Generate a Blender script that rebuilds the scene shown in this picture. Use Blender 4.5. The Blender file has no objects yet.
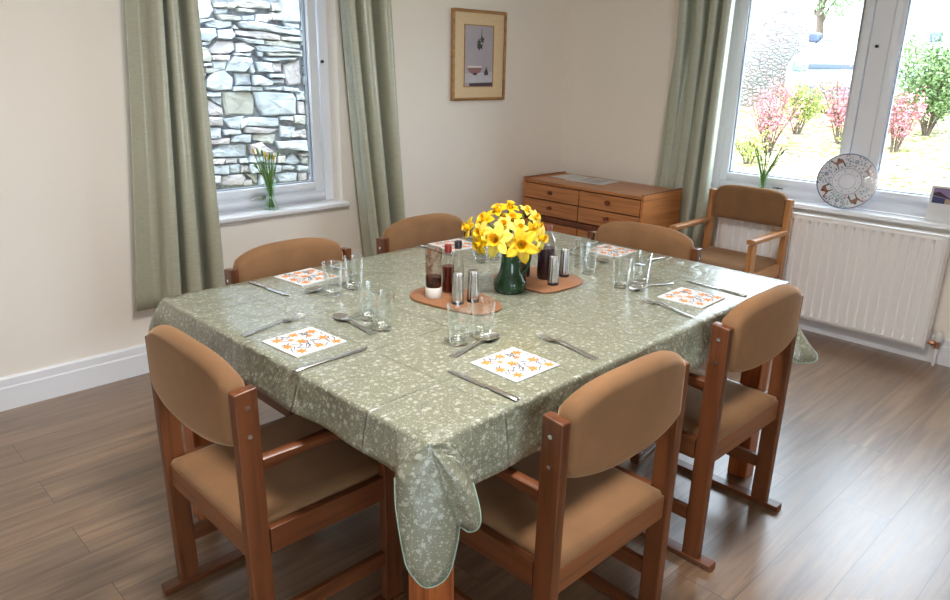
EXPOSURE = 2.1
import bpy, math, random
from math import sin, cos, pi, sqrt, radians as R
from mathutils import Vector, Matrix
SC = bpy.context.scene
COL = SC.collection
rnd = random.Random(7)

# ------------------------------------------------------------------ materials
def nodes_of(name):
    m = bpy.data.materials.new(name); m.use_nodes = True
    nt = m.node_tree; nt.nodes.clear()
    out = nt.nodes.new('ShaderNodeOutputMaterial')
    return m, nt, out
def N(nt, t, **kw):
    n = nt.nodes.new(t)
    for k, v in kw.items():
        if k.startswith('i_'):
            n.inputs[k[2:].replace('_', ' ')].default_value = v
        else:
            setattr(n, k, v)
    return n
def c4(c): return (c[0], c[1], c[2], 1.0)
def srgb(r, g, b):
    f = lambda v: (v/255)/12.92 if v/255 <= .04045 else (((v/255)+.055)/1.055)**2.4
    return (f(r), f(g), f(b))
def principled(nt, out, col, rough=.5, metal=0., spec=.5, coat=0., sheen=0.):
    p = N(nt, 'ShaderNodeBsdfPrincipled')
    p.inputs['Base Color'].default_value = c4(col)
    p.inputs['Roughness'].default_value = rough
    p.inputs['Metallic'].default_value = metal
    p.inputs['Specular IOR Level'].default_value = spec
    p.inputs['Coat Weight'].default_value = coat
    p.inputs['Coat Roughness'].default_value = .12
    p.inputs['Sheen Weight'].default_value = sheen
    nt.links.new(p.outputs[0], out.inputs['Surface'])
    return p
def mapped(nt, scale=(1, 1, 1), coord='Object', rot=(0, 0, 0)):
    tc = N(nt, 'ShaderNodeTexCoord'); mp = N(nt, 'ShaderNodeMapping')
    mp.inputs['Scale'].default_value = scale; mp.inputs['Rotation'].default_value = rot
    nt.links.new(tc.outputs[coord], mp.inputs['Vector'])
    return mp.outputs[0]
def ramp(nt, fac, stops):
    r = N(nt, 'ShaderNodeValToRGB'); cr = r.color_ramp
    while len(cr.elements) < len(stops): cr.elements.new(.5)
    for e, (p, c) in zip(cr.elements, stops):
        e.position = p; e.color = c4(c) if len(c) == 3 else c
    nt.links.new(fac, r.inputs[0]); return r.outputs[0]
def bump(nt, h, p, strength=.2, dist=.002):
    b = N(nt, 'ShaderNodeBump'); b.inputs['Strength'].default_value = strength; b.inputs['Distance'].default_value = dist
    nt.links.new(h, b.inputs['Height']); nt.links.new(b.outputs[0], p.inputs['Normal']); return b
def math_(nt, op, a, b=None, clamp=False):
    m = N(nt, 'ShaderNodeMath', operation=op); m.use_clamp = clamp
    for i, v in enumerate((a, b)):
        if v is None: continue
        if isinstance(v, (int, float)): m.inputs[i].default_value = v
        else: nt.links.new(v, m.inputs[i])
    return m.outputs[0]
def mixc(nt, fac, a, b):
    m = N(nt, 'ShaderNodeMix', data_type='RGBA')
    if isinstance(fac, (int, float)): m.inputs[0].default_value = fac
    else: nt.links.new(fac, m.inputs[0])
    for i, v in ((6, a), (7, b)):
        if isinstance(v, tuple): m.inputs[i].default_value = c4(v)
        else: nt.links.new(v, m.inputs[i])
    return m.outputs[2]

def plain(name, col, rough=.5, metal=0., spec=.5, var=.0, vscale=20, bmp=0., bscale=200, coat=0., sheen=0.):
    m, nt, out = nodes_of(name)
    p = principled(nt, out, col, rough, metal, spec, coat, sheen)
    if var:
        n = N(nt, 'ShaderNodeTexNoise'); n.inputs['Scale'].default_value = vscale; n.inputs['Detail'].default_value = 4
        nt.links.new(mapped(nt), n.inputs['Vector'])
        a = tuple(c*(1-var) for c in col); b = tuple(min(1, c*(1+var)) for c in col)
        nt.links.new(ramp(nt, n.outputs[0], [(.3, a), (.7, b)]), p.inputs['Base Color'])
    if bmp:
        n = N(nt, 'ShaderNodeTexNoise'); n.inputs['Scale'].default_value = bscale; n.inputs['Detail'].default_value = 3
        nt.links.new(mapped(nt), n.inputs['Vector']); bump(nt, n.outputs[0], p, bmp, .001)
    return m
def wood(name, a, b, rough=.4, scale=(40, 40, 2.5), coat=.1):
    m, nt, out = nodes_of(name); p = principled(nt, out, a, rough, coat=coat)
    n = N(nt, 'ShaderNodeTexNoise'); n.inputs['Scale'].default_value = 1.; n.inputs['Detail'].default_value = 6; n.inputs['Distortion'].default_value = .6
    nt.links.new(mapped(nt, scale), n.inputs['Vector'])
    nt.links.new(ramp(nt, n.outputs[0], [(.32, b), (.5, a), (.72, tuple(min(1, c*1.2) for c in a))]), p.inputs['Base Color'])
    bump(nt, n.outputs[0], p, .08, .001)
    return m
def clear_glass(name, tint=(.97, .98, .98), refl=1.0, rough=.02):
    # thin clear glass: light passes straight through, grazing faces mirror the room
    m, nt, out = nodes_of(name)
    t = N(nt, 'ShaderNodeBsdfTransparent'); t.inputs[0].default_value = c4(tint)
    g = N(nt, 'ShaderNodeBsdfGlossy'); g.inputs['Roughness'].default_value = rough; g.inputs[0].default_value = (1, 1, 1, 1)
    f = N(nt, 'ShaderNodeLayerWeight'); f.inputs['Blend'].default_value = .5
    mx = N(nt, 'ShaderNodeMixShader')
    k = math_(nt, 'POWER', f.outputs['Facing'], 3.)
    nt.links.new(math_(nt, 'ADD', math_(nt, 'MULTIPLY', k, .55*refl), .035*refl, True), mx.inputs[0])
    nt.links.new(t.outputs[0], mx.inputs[1]); nt.links.new(g.outputs[0], mx.inputs[2])
    nt.links.new(mx.outputs[0], out.inputs['Surface'])
    return m

M = {}
M['wall'] = plain('cream_wall_paint', srgb(240, 231, 220), .75, spec=.25, var=.015, vscale=2, bmp=.05, bscale=120)
M['ceiling'] = plain('white_ceiling_paint', srgb(235, 232, 226), .8, spec=.2)
M['gloss_white'] = plain('white_gloss_paint', srgb(232, 232, 235), .35)
M['upvc'] = plain('white_upvc', srgb(232, 235, 242), .25)
M['gasket'] = plain('grey_rubber_gasket', srgb(150, 158, 170), .6)
M['radiator'] = plain('radiator_enamel', srgb(243, 240, 238), .35)
M['shaker_steel'] = plain('shaker_steel', (.55, .54, .52), .22, 1.)
M['chrome'] = plain('chrome', (.75, .75, .76), .12, 1.)
M['steel'] = plain('brushed_steel', (.80, .79, .78), .27, 1.)
M['copper'] = plain('aged_copper', (.45, .22, .12), .4, .8)
M['dark'] = plain('near_black', (.012, .012, .014), .35)
M['chairwood'] = wood('reddish_teak', srgb(106, 60, 33), srgb(78, 42, 22), .35)
M['chairwood_y'] = wood('reddish_teak_rail', srgb(106, 60, 33), srgb(78, 42, 22), .35, (40, 2.5, 40))
M['chairwood_x'] = wood('reddish_teak_apron', srgb(128, 78, 44), srgb(100, 58, 32), .4, (2.5, 40, 40))
M['oak'] = wood('warm_oak', srgb(178, 122, 70), srgb(144, 92, 50), .4)
M['oak_y'] = wood('warm_oak_rail', srgb(178, 122, 70), srgb(144, 92, 50), .4, (40, 2.5, 40))
M['tablewood'] = wood('orange_teak', srgb(170, 96, 48), srgb(130, 66, 32), .38)
M['dresser'] = wood('teak_veneer', srgb(188, 122, 70), srgb(162, 98, 54), .38, (3, 3, 45))
M['dresser_h'] = wood('teak_veneer_lengthwise', srgb(188, 124, 74), srgb(160, 96, 54), .35, (30, 2.5, 60))
M['dresser_dark'] = wood('dark_teak_edge', srgb(112, 58, 32), srgb(86, 42, 24), .4)
M['frame'] = wood('pale_oak_frame', srgb(172, 128, 80), srgb(146, 104, 62), .45, (6, 40, 40))
M['mat'] = plain('straw_wood_mount', srgb(226, 200, 158), .6, var=.05, vscale=60)
M['board'] = plain('brown_cork_board', srgb(144, 98, 66), .6, var=.12, vscale=120, bmp=.2)
M['board_edge'] = plain('brown_board_edge', srgb(110, 66, 40), .6)

# velour upholstery
def velour(name, col):
    m, nt, out = nodes_of(name); p = principled(nt, out, col, .85, spec=.15, sheen=.6)
    p.inputs['Sheen Roughness'].default_value = .4
    p.inputs['Sheen Tint'].default_value = c4(srgb(225, 190, 155))
    n = N(nt, 'ShaderNodeTexNoise'); n.inputs['Scale'].default_value = 9; n.inputs['Detail'].default_value = 3
    nt.links.new(mapped(nt), n.inputs['Vector'])
    nt.links.new(ramp(nt, n.outputs[0], [(.3, tuple(c*.88 for c in col)), (.7, tuple(c*1.1 for c in col))]), p.inputs['Base Color'])
    n2 = N(nt, 'ShaderNodeTexNoise'); n2.inputs['Scale'].default_value = 600
    nt.links.new(mapped(nt), n2.inputs['Vector']); bump(nt, n2.outputs[0], p, .25, .001)
    return m
M['velour'] = velour('tan_velour', srgb(132, 97, 67))

# floor
def floor_mat():
    m, nt, out = nodes_of('wood_plank_floor'); p = principled(nt, out, (.2, .14, .1), .3, spec=.6, coat=.7); p.inputs['Coat Roughness'].default_value = .34; p.inputs['Coat IOR'].default_value = 1.6
    v = mapped(nt)
    br = N(nt, 'ShaderNodeTexBrick'); br.offset = .37; br.squash = 1
    br.inputs['Scale'].default_value = 1; br.inputs['Brick Width'].default_value = 1.25; br.inputs['Row Height'].default_value = .182
    br.inputs['Mortar Size'].default_value = .0012; br.inputs['Mortar Smooth'].default_value = .1; br.inputs['Bias'].default_value = 0
    br.inputs['Color1'].default_value = c4((0, 0, 0)); br.inputs['Color2'].default_value = c4((1, 1, 1)); br.inputs['Mortar'].default_value = c4((.5, .5, .5))
    nt.links.new(v, br.inputs['Vector'])
    # shift the grain per plank
    sep = N(nt, 'ShaderNodeSeparateXYZ'); nt.links.new(v, sep.inputs[0])
    row = math_(nt, 'FLOOR', math_(nt, 'DIVIDE', sep.outputs[1], .182))
    comb = N(nt, 'ShaderNodeCombineXYZ')
    nt.links.new(math_(nt, 'ADD', math_(nt, 'MULTIPLY', sep.outputs[0], 1.6), math_(nt, 'MULTIPLY', row, 7.31)), comb.inputs[0])
    nt.links.new(math_(nt, 'MULTIPLY', sep.outputs[1], 22), comb.inputs[1])
    nt.links.new(math_(nt, 'MULTIPLY', br.outputs['Color'], 3.), comb.inputs[2])
    n = N(nt, 'ShaderNodeTexNoise'); n.inputs['Scale'].default_value = 1.1; n.inputs['Detail'].default_value = 7; n.inputs['Roughness'].default_value = .6; n.inputs['Distortion'].default_value = .9
    nt.links.new(comb.outputs[0], n.inputs['Vector'])
    n2 = N(nt, 'ShaderNodeTexNoise'); n2.inputs['Scale'].default_value = .35; n2.inputs['Detail'].default_value = 3
    nt.links.new(comb.outputs[0], n2.inputs['Vector'])
    g = ramp(nt, n.outputs[0], [(.26, srgb(84, 62, 46)), (.42, srgb(122, 94, 70)), (.56, srgb(146, 116, 88)), (.75, srgb(168, 138, 108))])
    g = mixc(nt, math_(nt, 'MULTIPLY', ramp(nt, n2.outputs[0], [(.38, (0, 0, 0)), (.62, (1, 1, 1))]), .5), g, mixc(nt, .6, g, srgb(92, 72, 60)))
    tone = mixc(nt, math_(nt, 'MULTIPLY', br.outputs['Color'], .35), g, mixc(nt, .55, g, srgb(100, 80, 68)))
    fin = mixc(nt, br.outputs['Fac'], tone, srgb(66, 50, 40))
    nt.links.new(fin, p.inputs['Base Color'])
    h = math_(nt, 'SUBTRACT', math_(nt, 'MULTIPLY', n.outputs[0], .25), br.outputs['Fac'])
    bump(nt, h, p, .25, .0012)
    nt.links.new(math_(nt, 'ADD', math_(nt, 'MULTIPLY', n.outputs[0], .16), .26), p.inputs['Roughness'])
    return m
M['floor'] = floor_mat()

# oilcloth with white sprigs; UVs are metres on the flat cloth
def cloth_mat():
    m, nt, out = nodes_of('sage_floral_oilcloth'); p = principled(nt, out, (.3, .3, .2), .35, spec=.5, coat=.8)
    p.inputs['Coat Roughness'].default_value = .2; p.inputs['Coat IOR'].default_value = 1.6
    uv = N(nt, 'ShaderNodeUVMap'); uv.uv_map = 'UVMap'
    wob = N(nt, 'ShaderNodeTexNoise'); wob.inputs['Scale'].default_value = 25; wob.inputs['Detail'].default_value = 1
    nt.links.new(uv.outputs[0], wob.inputs['Vector'])
    def blobs(scale, lo, hi, petals, jitter=1.):
        vo = N(nt, 'ShaderNodeTexVoronoi', feature='F1'); vo.inputs['Scale'].default_value = scale; vo.inputs['Randomness'].default_value = jitter
        vo.voronoi_dimensions = '2D'
        nt.links.new(uv.outputs[0], vo.inputs['Vector'])
        # angle around the cell point gives petals
        sc = N(nt, 'ShaderNodeVectorMath', operation='SUBTRACT')
        nt.links.new(uv.outputs[0], sc.inputs[0]); nt.links.new(vo.outputs['Position'], sc.inputs[1])
        sp = N(nt, 'ShaderNodeSeparateXYZ'); nt.links.new(sc.outputs[0], sp.inputs[0])
        an = math_(nt, 'ARCTAN2', sp.outputs[1], sp.outputs[0])
        cs = N(nt, 'ShaderNodeSeparateColor'); nt.links.new(vo.outputs['Color'], cs.inputs[0])
        pet = math_(nt, 'MULTIPLY', math_(nt, 'ABSOLUTE', math_(nt, 'SINE', math_(nt, 'ADD', math_(nt, 'MULTIPLY', an, petals/2), math_(nt, 'MULTIPLY', cs.outputs[0], 6.)))), .5)
        size = math_(nt, 'ADD', math_(nt, 'MULTIPLY', cs.outputs[1], hi-lo), lo)
        rad = math_(nt, 'MULTIPLY', size, math_(nt, 'ADD', pet, .6))
        return math_(nt, 'LESS_THAN', vo.outputs['Distance'], rad)
    a = blobs(46, .02, .30, 5)
    b = blobs(84, .0, .24, 2)
    c = blobs(130, -.06, .24, 2)
    # thin vine lines
    vl = N(nt, 'ShaderNodeTexVoronoi', feature='DISTANCE_TO_EDGE'); vl.voronoi_dimensions = '2D'; vl.inputs['Scale'].default_value = 26
    mv = N(nt, 'ShaderNodeVectorMath', operation='ADD'); sv = N(nt, 'ShaderNodeVectorMath', operation='SCALE'); sv.inputs['Scale'].default_value = .03
    nt.links.new(wob.outputs['Color'], sv.inputs[0]); nt.links.new(uv.outputs[0], mv.inputs[0]); nt.links.new(sv.outputs[0], mv.inputs[1])
    nt.links.new(mv.outputs[0], vl.inputs['Vector'])
    line = math_(nt, 'MULTIPLY', math_(nt, 'LESS_THAN', vl.outputs['Distance'], .014), math_(nt, 'GREATER_THAN', wob.outputs[0], .52))
    msk = math_(nt, 'MAXIMUM', math_(nt, 'MAXIMUM', a, b), math_(nt, 'MAXIMUM', c, line))
    col = mixc(nt, math_(nt, 'MULTIPLY', msk, .85), srgb(130, 132, 112), srgb(184, 185, 170))
    nt.links.new(col, p.inputs['Base Color'])
    # fold creases left from the packet, and small wrinkles
    sp = N(nt, 'ShaderNodeSeparateXYZ'); nt.links.new(uv.outputs[0], sp.inputs[0])
    tot = None
    for ax, c0s in ((0, (-.62, -.36, -.08, .22, .50, .72)), (1, (-.42, -.16, .12, .17, .40))):
        for c0 in c0s:
            d = math_(nt, 'ABSOLUTE', math_(nt, 'SUBTRACT', math_(nt, 'ADD', sp.outputs[ax], math_(nt, 'MULTIPLY', wob.outputs[0], .006)), c0))
            v = math_(nt, 'SUBTRACT', 1., math_(nt, 'DIVIDE', d, .006), True)
            tot = v if tot is None else math_(nt, 'MAXIMUM', tot, v)
    wr = N(nt, 'ShaderNodeTexNoise'); wr.inputs['Scale'].default_value = 7; wr.inputs['Detail'].default_value = 3; wr.inputs['Distortion'].default_value = 1.6
    nt.links.new(uv.outputs[0], wr.inputs['Vector'])
    h = math_(nt, 'ADD', math_(nt, 'MULTIPLY', tot, .55), math_(nt, 'MULTIPLY', wr.outputs[0], 2.6))
    bump(nt, h, p, 1., .006)
    return m
M['cloth'] = cloth_mat()
M['piping'] = plain('mint_piping', srgb(160, 184, 166), .45)

def curtain_mat(name='sage_satin', base=srgb(176, 175, 152)):
    m, nt, out = nodes_of(name); p = principled(nt, out, base, .3, spec=.8, sheen=.2)
    n = N(nt, 'ShaderNodeTexNoise'); n.inputs['Scale'].default_value = 1; n.inputs['Detail'].default_value = 4
    nt.links.new(mapped(nt, (30, 30, 260)), n.inputs['Vector'])
    nt.links.new(ramp(nt, n.outputs[0], [(.3, tuple(c*.88 for c in base)), (.7, tuple(c*1.1 for c in base))]), p.inputs['Base Color'])
    bump(nt, n.outputs[0], p, .15, .001)
    t = N(nt, 'ShaderNodeBsdfTranslucent'); t.inputs[0].default_value = c4(tuple(c*1.1 for c in base))
    mx = N(nt, 'ShaderNodeMixShader'); mx.inputs[0].default_value = .06
    nt.links.new(p.outputs[0], mx.inputs[1]); nt.links.new(t.outputs[0], mx.inputs[2]); nt.links.new(mx.outputs[0], out.inputs['Surface'])
    return m
M['curtain'] = curtain_mat()
M['curtain_blue'] = curtain_mat('sage_satin_greyer', srgb(182, 186, 168))
M['lining'] = plain('cream_lining', srgb(214, 212, 200), .7)

M['pane'] = clear_glass('window_glass', (.98, .99, .99), .8)
M['glass'] = clear_glass('tumbler_glass', (.945, .96, .955), 2.2, .04)
M['bottleglass'] = clear_glass('bottle_glass', (.9, .9, .88), 1.2, .04)
M['vaseglass'] = clear_glass('pale_green_glass', (.90, .97, .92), 1.3, .03)
M['greenglass'] = plain('dark_green_glass', (.008, .042, .016), .08, spec=.6)
M['sauce'] = plain('dark_sauce', (.018, .006, .006), .15)
M['red_sauce'] = plain('red_sauce', (.12, .012, .008), .2)
M['vinegar'] = plain('dark_vinegar', (.035, .012, .022), .12)
M['red_cap'] = plain('dark_red_cap', srgb(120, 34, 30), .4)
M['brown_cap'] = plain('brown_cap', srgb(104, 52, 36), .45)
M['white_plastic'] = plain('white_plastic', srgb(225, 222, 216), .4)
M['residue'] = None
def residue():
    m, nt, out = nodes_of('smeared_clear_plastic')
    t = N(nt, 'ShaderNodeBsdfTransparent'); t.inputs[0].default_value = (.93, .9, .86, 1)
    d = N(nt, 'ShaderNodeBsdfPrincipled'); d.inputs['Base Color'].default_value = c4(srgb(110, 60, 40)); d.inputs['Roughness'].default_value = .2
    n = N(nt, 'ShaderNodeTexNoise'); n.inputs['Scale'].default_value = 60; n.inputs['Detail'].default_value = 3
    nt.links.new(mapped(nt, (1, 1, .7)), n.inputs['Vector'])
    mx = N(nt, 'ShaderNodeMixShader')
    nt.links.new(ramp(nt, n.outputs[0], [(.50, (.10,)*3), (.66, (.8,)*3)]), mx.inputs[0])
    nt.links.new(t.outputs[0], mx.inputs[1]); nt.links.new(d.outputs[0], mx.inputs[2]); nt.links.new(mx.outputs[0], out.inputs['Surface'])
    return m
M['residue'] = residue()
M['paper'] = plain('white_paper', srgb(218, 217, 219), .7)
M['pale_grey_print'] = plain('pale_grey_print', srgb(184, 186, 192), .6)
M['orange_print'] = plain('orange_print', srgb(222, 138, 66), .7, var=.2, vscale=90)
M['grey_print'] = plain('slate_print', srgb(92, 96, 104), .7)
M['petal'] = plain('yellow_petal', srgb(226, 190, 20), .5, var=.1, vscale=40)
M['petal_pale'] = plain('pale_lemon_petal', srgb(232, 214, 90), .5, var=.06, vscale=40)
M['trumpet'] = plain('golden_trumpet', srgb(228, 176, 12), .5, var=.12, vscale=60)
M['stem'] = plain('green_stem', srgb(96, 132, 56), .5, var=.15, vscale=30)
M['bud'] = plain('yellow_bud', srgb(214, 176, 60), .5, var=.2, vscale=80)
M['leaf_green'] = plain('fresh_green_leaf', srgb(104, 132, 80), .5, var=.3, vscale=9)
M['leaf_lime'] = plain('lime_leaf', srgb(152, 164, 86), .5, var=.25, vscale=9)
M['leaf_red'] = plain('pink_red_leaf', srgb(186, 116, 124), .5, var=.3, vscale=9)
M['bark'] = plain('grey_brown_bark', srgb(92, 78, 68), .9, var=.2, vscale=20)
M['stone'] = plain('pale_rubble_stone', srgb(160, 167, 174), .9, spec=.2, var=.22, vscale=9, bmp=.9, bscale=40)
M['stone_warm'] = plain('pinkish_rubble_stone', srgb(164, 160, 162), .9, spec=.2, var=.2, vscale=9, bmp=.9, bscale=40)
M['stone_tan'] = plain('tan_rubble_stone', srgb(158, 158, 152), .9, spec=.2, var=.2, vscale=9, bmp=.9, bscale=40)
M['mortar'] = plain('dark_stone_joint', srgb(128, 132, 138), .95, spec=.1, var=.3, vscale=30)
M['car'] = plain('white_car_paint', srgb(158, 176, 182), .25, coat=.6)
M['car_glass'] = plain('tinted_car_glass', srgb(128, 150, 158), .06, spec=.9)
M['car_dark'] = plain('dark_car_trim', srgb(78, 90, 112), .4)
M['headlamp'] = plain('headlamp_lens', srgb(100, 128, 142), .08, spec=.9)
M['plate_white'] = plain('number_plate_white', srgb(238, 238, 236), .4)
M['tyre'] = plain('tyre_rubber', (.02, .02, .02), .8)
M['pottery'] = plain('white_glaze', srgb(206, 206, 214), .35)
M['pot_blue'] = plain('blue_grey_glaze', srgb(70, 88, 122), .2, coat=.4)
M['pot_green'] = plain('sea_green_glaze', srgb(96, 140, 140), .2, coat=.4)
M['pot_brown'] = plain('camel_brown_glaze', srgb(126, 76, 48), .2, coat=.4)
M['pot_dark'] = plain('dark_brown_glaze', srgb(58, 42, 44), .2, coat=.4)
M['pot_pink'] = plain('pink_glaze', srgb(200, 130, 130), .2, coat=.4)
def ground_mat():
    m, nt, out = nodes_of('dry_spring_grass'); p = principled(nt, out, (.4, .4, .2), .95, spec=.1)
    v = mapped(nt)
    a = N(nt, 'ShaderNodeTexNoise'); a.inputs['Scale'].default_value = 1.6; a.inputs['Detail'].default_value = 6; nt.links.new(v, a.inputs['Vector'])
    b = N(nt, 'ShaderNodeTexNoise'); b.inputs['Scale'].default_value = 14; b.inputs['Detail'].default_value = 6; nt.links.new(v, b.inputs['Vector'])
    c1 = ramp(nt, b.outputs[0], [(.36, srgb(70, 62, 50)), (.47, srgb(140, 130, 102)), (.62, srgb(186, 178, 150))])
    c2 = ramp(nt, b.outputs[0], [(.36, srgb(70, 74, 40)), (.48, srgb(136, 134, 84)), (.64, srgb(184, 178, 124))])
    nt.links.new(mixc(nt, ramp(nt, a.outputs[0], [(.42, (0, 0, 0)), (.58, (1, 1, 1))]), c1, c2), p.inputs['Base Color'])
    bump(nt, b.outputs[0], p, 1., .05)
    return m
M['ground'] = ground_mat()
def farwall_mat():
    m, nt, out = nodes_of('coursed_rubble'); p = principled(nt, out, (.6, .6, .6), .9, spec=.1)
    v = mapped(nt, (4.5, 4.5, 15))
    a = N(nt, 'ShaderNodeTexVoronoi', feature='DISTANCE_TO_EDGE'); a.inputs['Scale'].default_value = 1; nt.links.new(v, a.inputs['Vector'])
    b = N(nt, 'ShaderNodeTexVoronoi'); b.inputs['Scale'].default_value = 1; nt.links.new(v, b.inputs['Vector'])
    s = N(nt, 'ShaderNodeSeparateColor'); nt.links.new(b.outputs['Color'], s.inputs[0])
    c = ramp(nt, s.outputs[0], [(0, srgb(158, 144, 138)), (.5, srgb(168, 162, 158)), (1, srgb(152, 152, 152))])
    nt.links.new(mixc(nt, ramp(nt, a.outputs[0], [(.02, (0, 0, 0)), (.09, (1, 1, 1))]), srgb(106, 98, 96), c), p.inputs['Base Color'])
    bump(nt, a.outputs[0], p, .8, .05)
    return m
M['farwall'] = farwall_mat()

# ------------------------------------------------------------------ mesh helper
class MB:
    def __init__(s): s.v = []; s.f = []; s.m = []; s.uv = None
    def add(s, verts, faces, mi=0):
        o = len(s.v); s.v += [tuple(p) for p in verts]
        for f in faces: s.f.append([i+o for i in f]); s.m.append(mi)
        return s
    def box(s, x0, x1, y0, y1, z0, z1, mi=0):
        return s.hexa([(x0, y0, z0), (x1, y0, z0), (x1, y1, z0), (x0, y1, z0), (x0, y0, z1), (x1, y0, z1), (x1, y1, z1), (x0, y1, z1)], mi)
    def hexa(s, p, mi=0):
        return s.add(p, [(3, 2, 1, 0), (4, 5, 6, 7), (0, 1, 5, 4), (1, 2, 6, 5), (2, 3, 7, 6), (3, 0, 4, 7)], mi)
    def loft(s, rings, cap=True, mi=0, closed=True):
        n = len(rings[0]); vs = [p for r in rings for p in r]; fs = []
        for i in range(len(rings)-1):
            for j in range(n if closed else n-1):
                k = (j+1) % n
                fs.append((i*n+j, i*n+k, (i+1)*n+k, (i+1)*n+j))
        if cap and closed:
            fs.append(tuple(reversed(range(n)))); fs.append(tuple(range((len(rings)-1)*n, len(rings)*n)))
        return s.add(vs, fs, mi)
    def lathe(s, prof, c=(0, 0, 0), n=28, mi=0, fl=0, flam=0., cap=False):
        rings = []
        for r, z in prof:
            rings.append([(c[0]+r*(1+flam*cos(fl*a))*cos(a), c[1]+r*(1+flam*cos(fl*a))*sin(a), c[2]+z) for a in [2*pi*k/n for k in range(n)]])
        return s.loft(rings, cap, mi)
    def tube(s, pts, rad, n=8, mi=0, cap=True, flat=1.):
        pts = [Vector(p) for p in pts]; rings = []
        if not hasattr(rad, '__len__'): rad = [rad]*len(pts)
        up = None
        for i, p in enumerate(pts):
            t = (pts[min(i+1, len(pts)-1)]-pts[max(i-1, 0)]).normalized()
            if up is None:
                up = Vector((0, 0, 1)) if abs(t.z) < .9 else Vector((1, 0, 0))
            a = t.cross(up).normalized(); up = a.cross(t).normalized()
            rings.append([p+a*(cos(q)*rad[i])+up*(sin(q)*rad[i]*flat) for q in [2*pi*k/n for k in range(n)]])
        return s.loft(rings, cap, mi)
    def prism(s, poly, z0, z1, mi=0):      # poly of (x, y) extruded in z
        return s.loft([[(x, y, z0) for x, y in poly], [(x, y, z1) for x, y in poly]], True, mi)
    def prismf(s, poly, fn0, fn1, mi=0):   # poly of (a, b), mapped by fn0 / fn1 to two 3D outlines
        return s.loft([[fn0(a, b) for a, b in poly], [fn1(a, b) for a, b in poly]], True, mi)
    def build(s, name, mats, parent=None, smooth=False, bevel=0., seg=2, sub=0, solid=0., loc=None, angle=None):
        me = bpy.data.meshes.new(name); me.from_pydata(s.v, [], s.f)
        if not isinstance(mats, (list, tuple)): mats = [mats]
        for m in mats: me.materials.append(m)
        for p, i in zip(me.polygons, s.m): p.material_index = i
        if s.uv:
            l = me.uv_layers.new(name='UVMap')
            for p in me.polygons:
                for li in p.loop_indices: l.data[li].uv = s.uv[me.loops[li].vertex_index]
        me.validate(); me.update()
        import bmesh
        bm = bmesh.new(); bm.from_mesh(me)
        if not s.uv: bmesh.ops.remove_doubles(bm, verts=bm.verts, dist=1e-6)
        bmesh.ops.recalc_face_normals(bm, faces=bm.faces); bm.to_mesh(me); bm.free()
        o = bpy.data.objects.new(name, me); COL.objects.link(o)
        if parent is not None: o.parent = parent
        if loc is not None: o.location = loc
        if smooth:
            for p in me.polygons: p.use_smooth = True
            if angle is None: angle = 40
            try: me.set_sharp_from_angle(angle=R(angle))
            except Exception: pass
        if solid:
            md = o.modifiers.new('solid', 'SOLIDIFY'); md.thickness = solid; md.offset = 0
        if bevel:
            md = o.modifiers.new('bevel', 'BEVEL'); md.width = bevel; md.segments = seg; md.limit_method = 'ANGLE'; md.angle_limit = R(35)
            for p in me.polygons: p.use_smooth = True
            md.harden_normals = False
            try: me.set_sharp_from_angle(angle=R(180))
            except Exception: pass
            w = o.modifiers.new('wn', 'WEIGHTED_NORMAL'); w.keep_sharp = False
        if sub:
            md = o.modifiers.new('sub', 'SUBSURF'); md.levels = sub; md.render_levels = sub
        return o

def tag(o, label=None, cat=None, group=None, kind=None):
    if label: o['label'] = label
    if cat: o['category'] = cat
    if group: o['group'] = group
    if kind: o['kind'] = kind
    return o
def empty(name, loc=(0, 0, 0), rz=0., label=None, cat=None, group=None, kind=None):
    e = bpy.data.objects.new(name, None); COL.objects.link(e); e.empty_display_size = .05
    e.location = loc; e.rotation_euler = (0, 0, rz)
    return tag(e, label, cat, group, kind)
def copy_tree(o, parent=None):
    c = o.copy(); COL.objects.link(c)
    if parent is not None: c.parent = parent
    for ch in list(o.children): copy_tree(ch, c)
    return c
def place(proto, first, loc, rz, label, group=None):
    o = proto if first else copy_tree(proto)
    o.location = loc; o.rotation_euler = (0, 0, rz); o['label'] = label
    if group: o['group'] = group
    return o
def struct(name, mb, mat, parent=None, **kw):
    o = mb.build(name, mat, parent, **kw)
    if parent is None: o['kind'] = 'structure'
    return o
def catmull(pts, n):
    pts = [Vector(p) for p in pts]; out = []
    for i in range(len(pts)-1):
        p0 = pts[max(i-1, 0)]; p1 = pts[i]; p2 = pts[i+1]; p3 = pts[min(i+2, len(pts)-1)]
        for k in range(n):
            t = k/n
            out.append(.5*((2*p1)+(p2-p0)*t+(2*p0-5*p1+4*p2-p3)*t*t+(3*p1-p0-3*p2+p3)*t**3))
    out.append(pts[-1]); return out
def sm(a, b, x):
    t = max(0, min(1, (x-a)/(b-a))); return t*t*(3-2*t)

# ------------------------------------------------------------------ camera
Rv = Vector((0.7175137, -0.69629981, 0.01845708)); Uv = Vector((0.2012322, 0.23258563, 0.9515301)); Wv = Vector((0.66684308, 0.67902172, -0.30700132))
cam = bpy.data.objects.new('camera', bpy.data.cameras.new('camera')); COL.objects.link(cam)
mw = Matrix.Identity(4)
for i in range(3):
    mw[i][0] = Rv[i]; mw[i][1] = Uv[i]; mw[i][2] = -Wv[i]
mw[0][3], mw[1][3], mw[2][3] = -4.24134, -3.43718, 1.45
cam.matrix_world = mw
cam.data.sensor_width = 36; cam.data.sensor_fit = 'HORIZONTAL'; cam.data.lens = 729.714/950*36
cam.data.clip_start = .05; cam.data.clip_end = 100
SC.camera = cam

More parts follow.
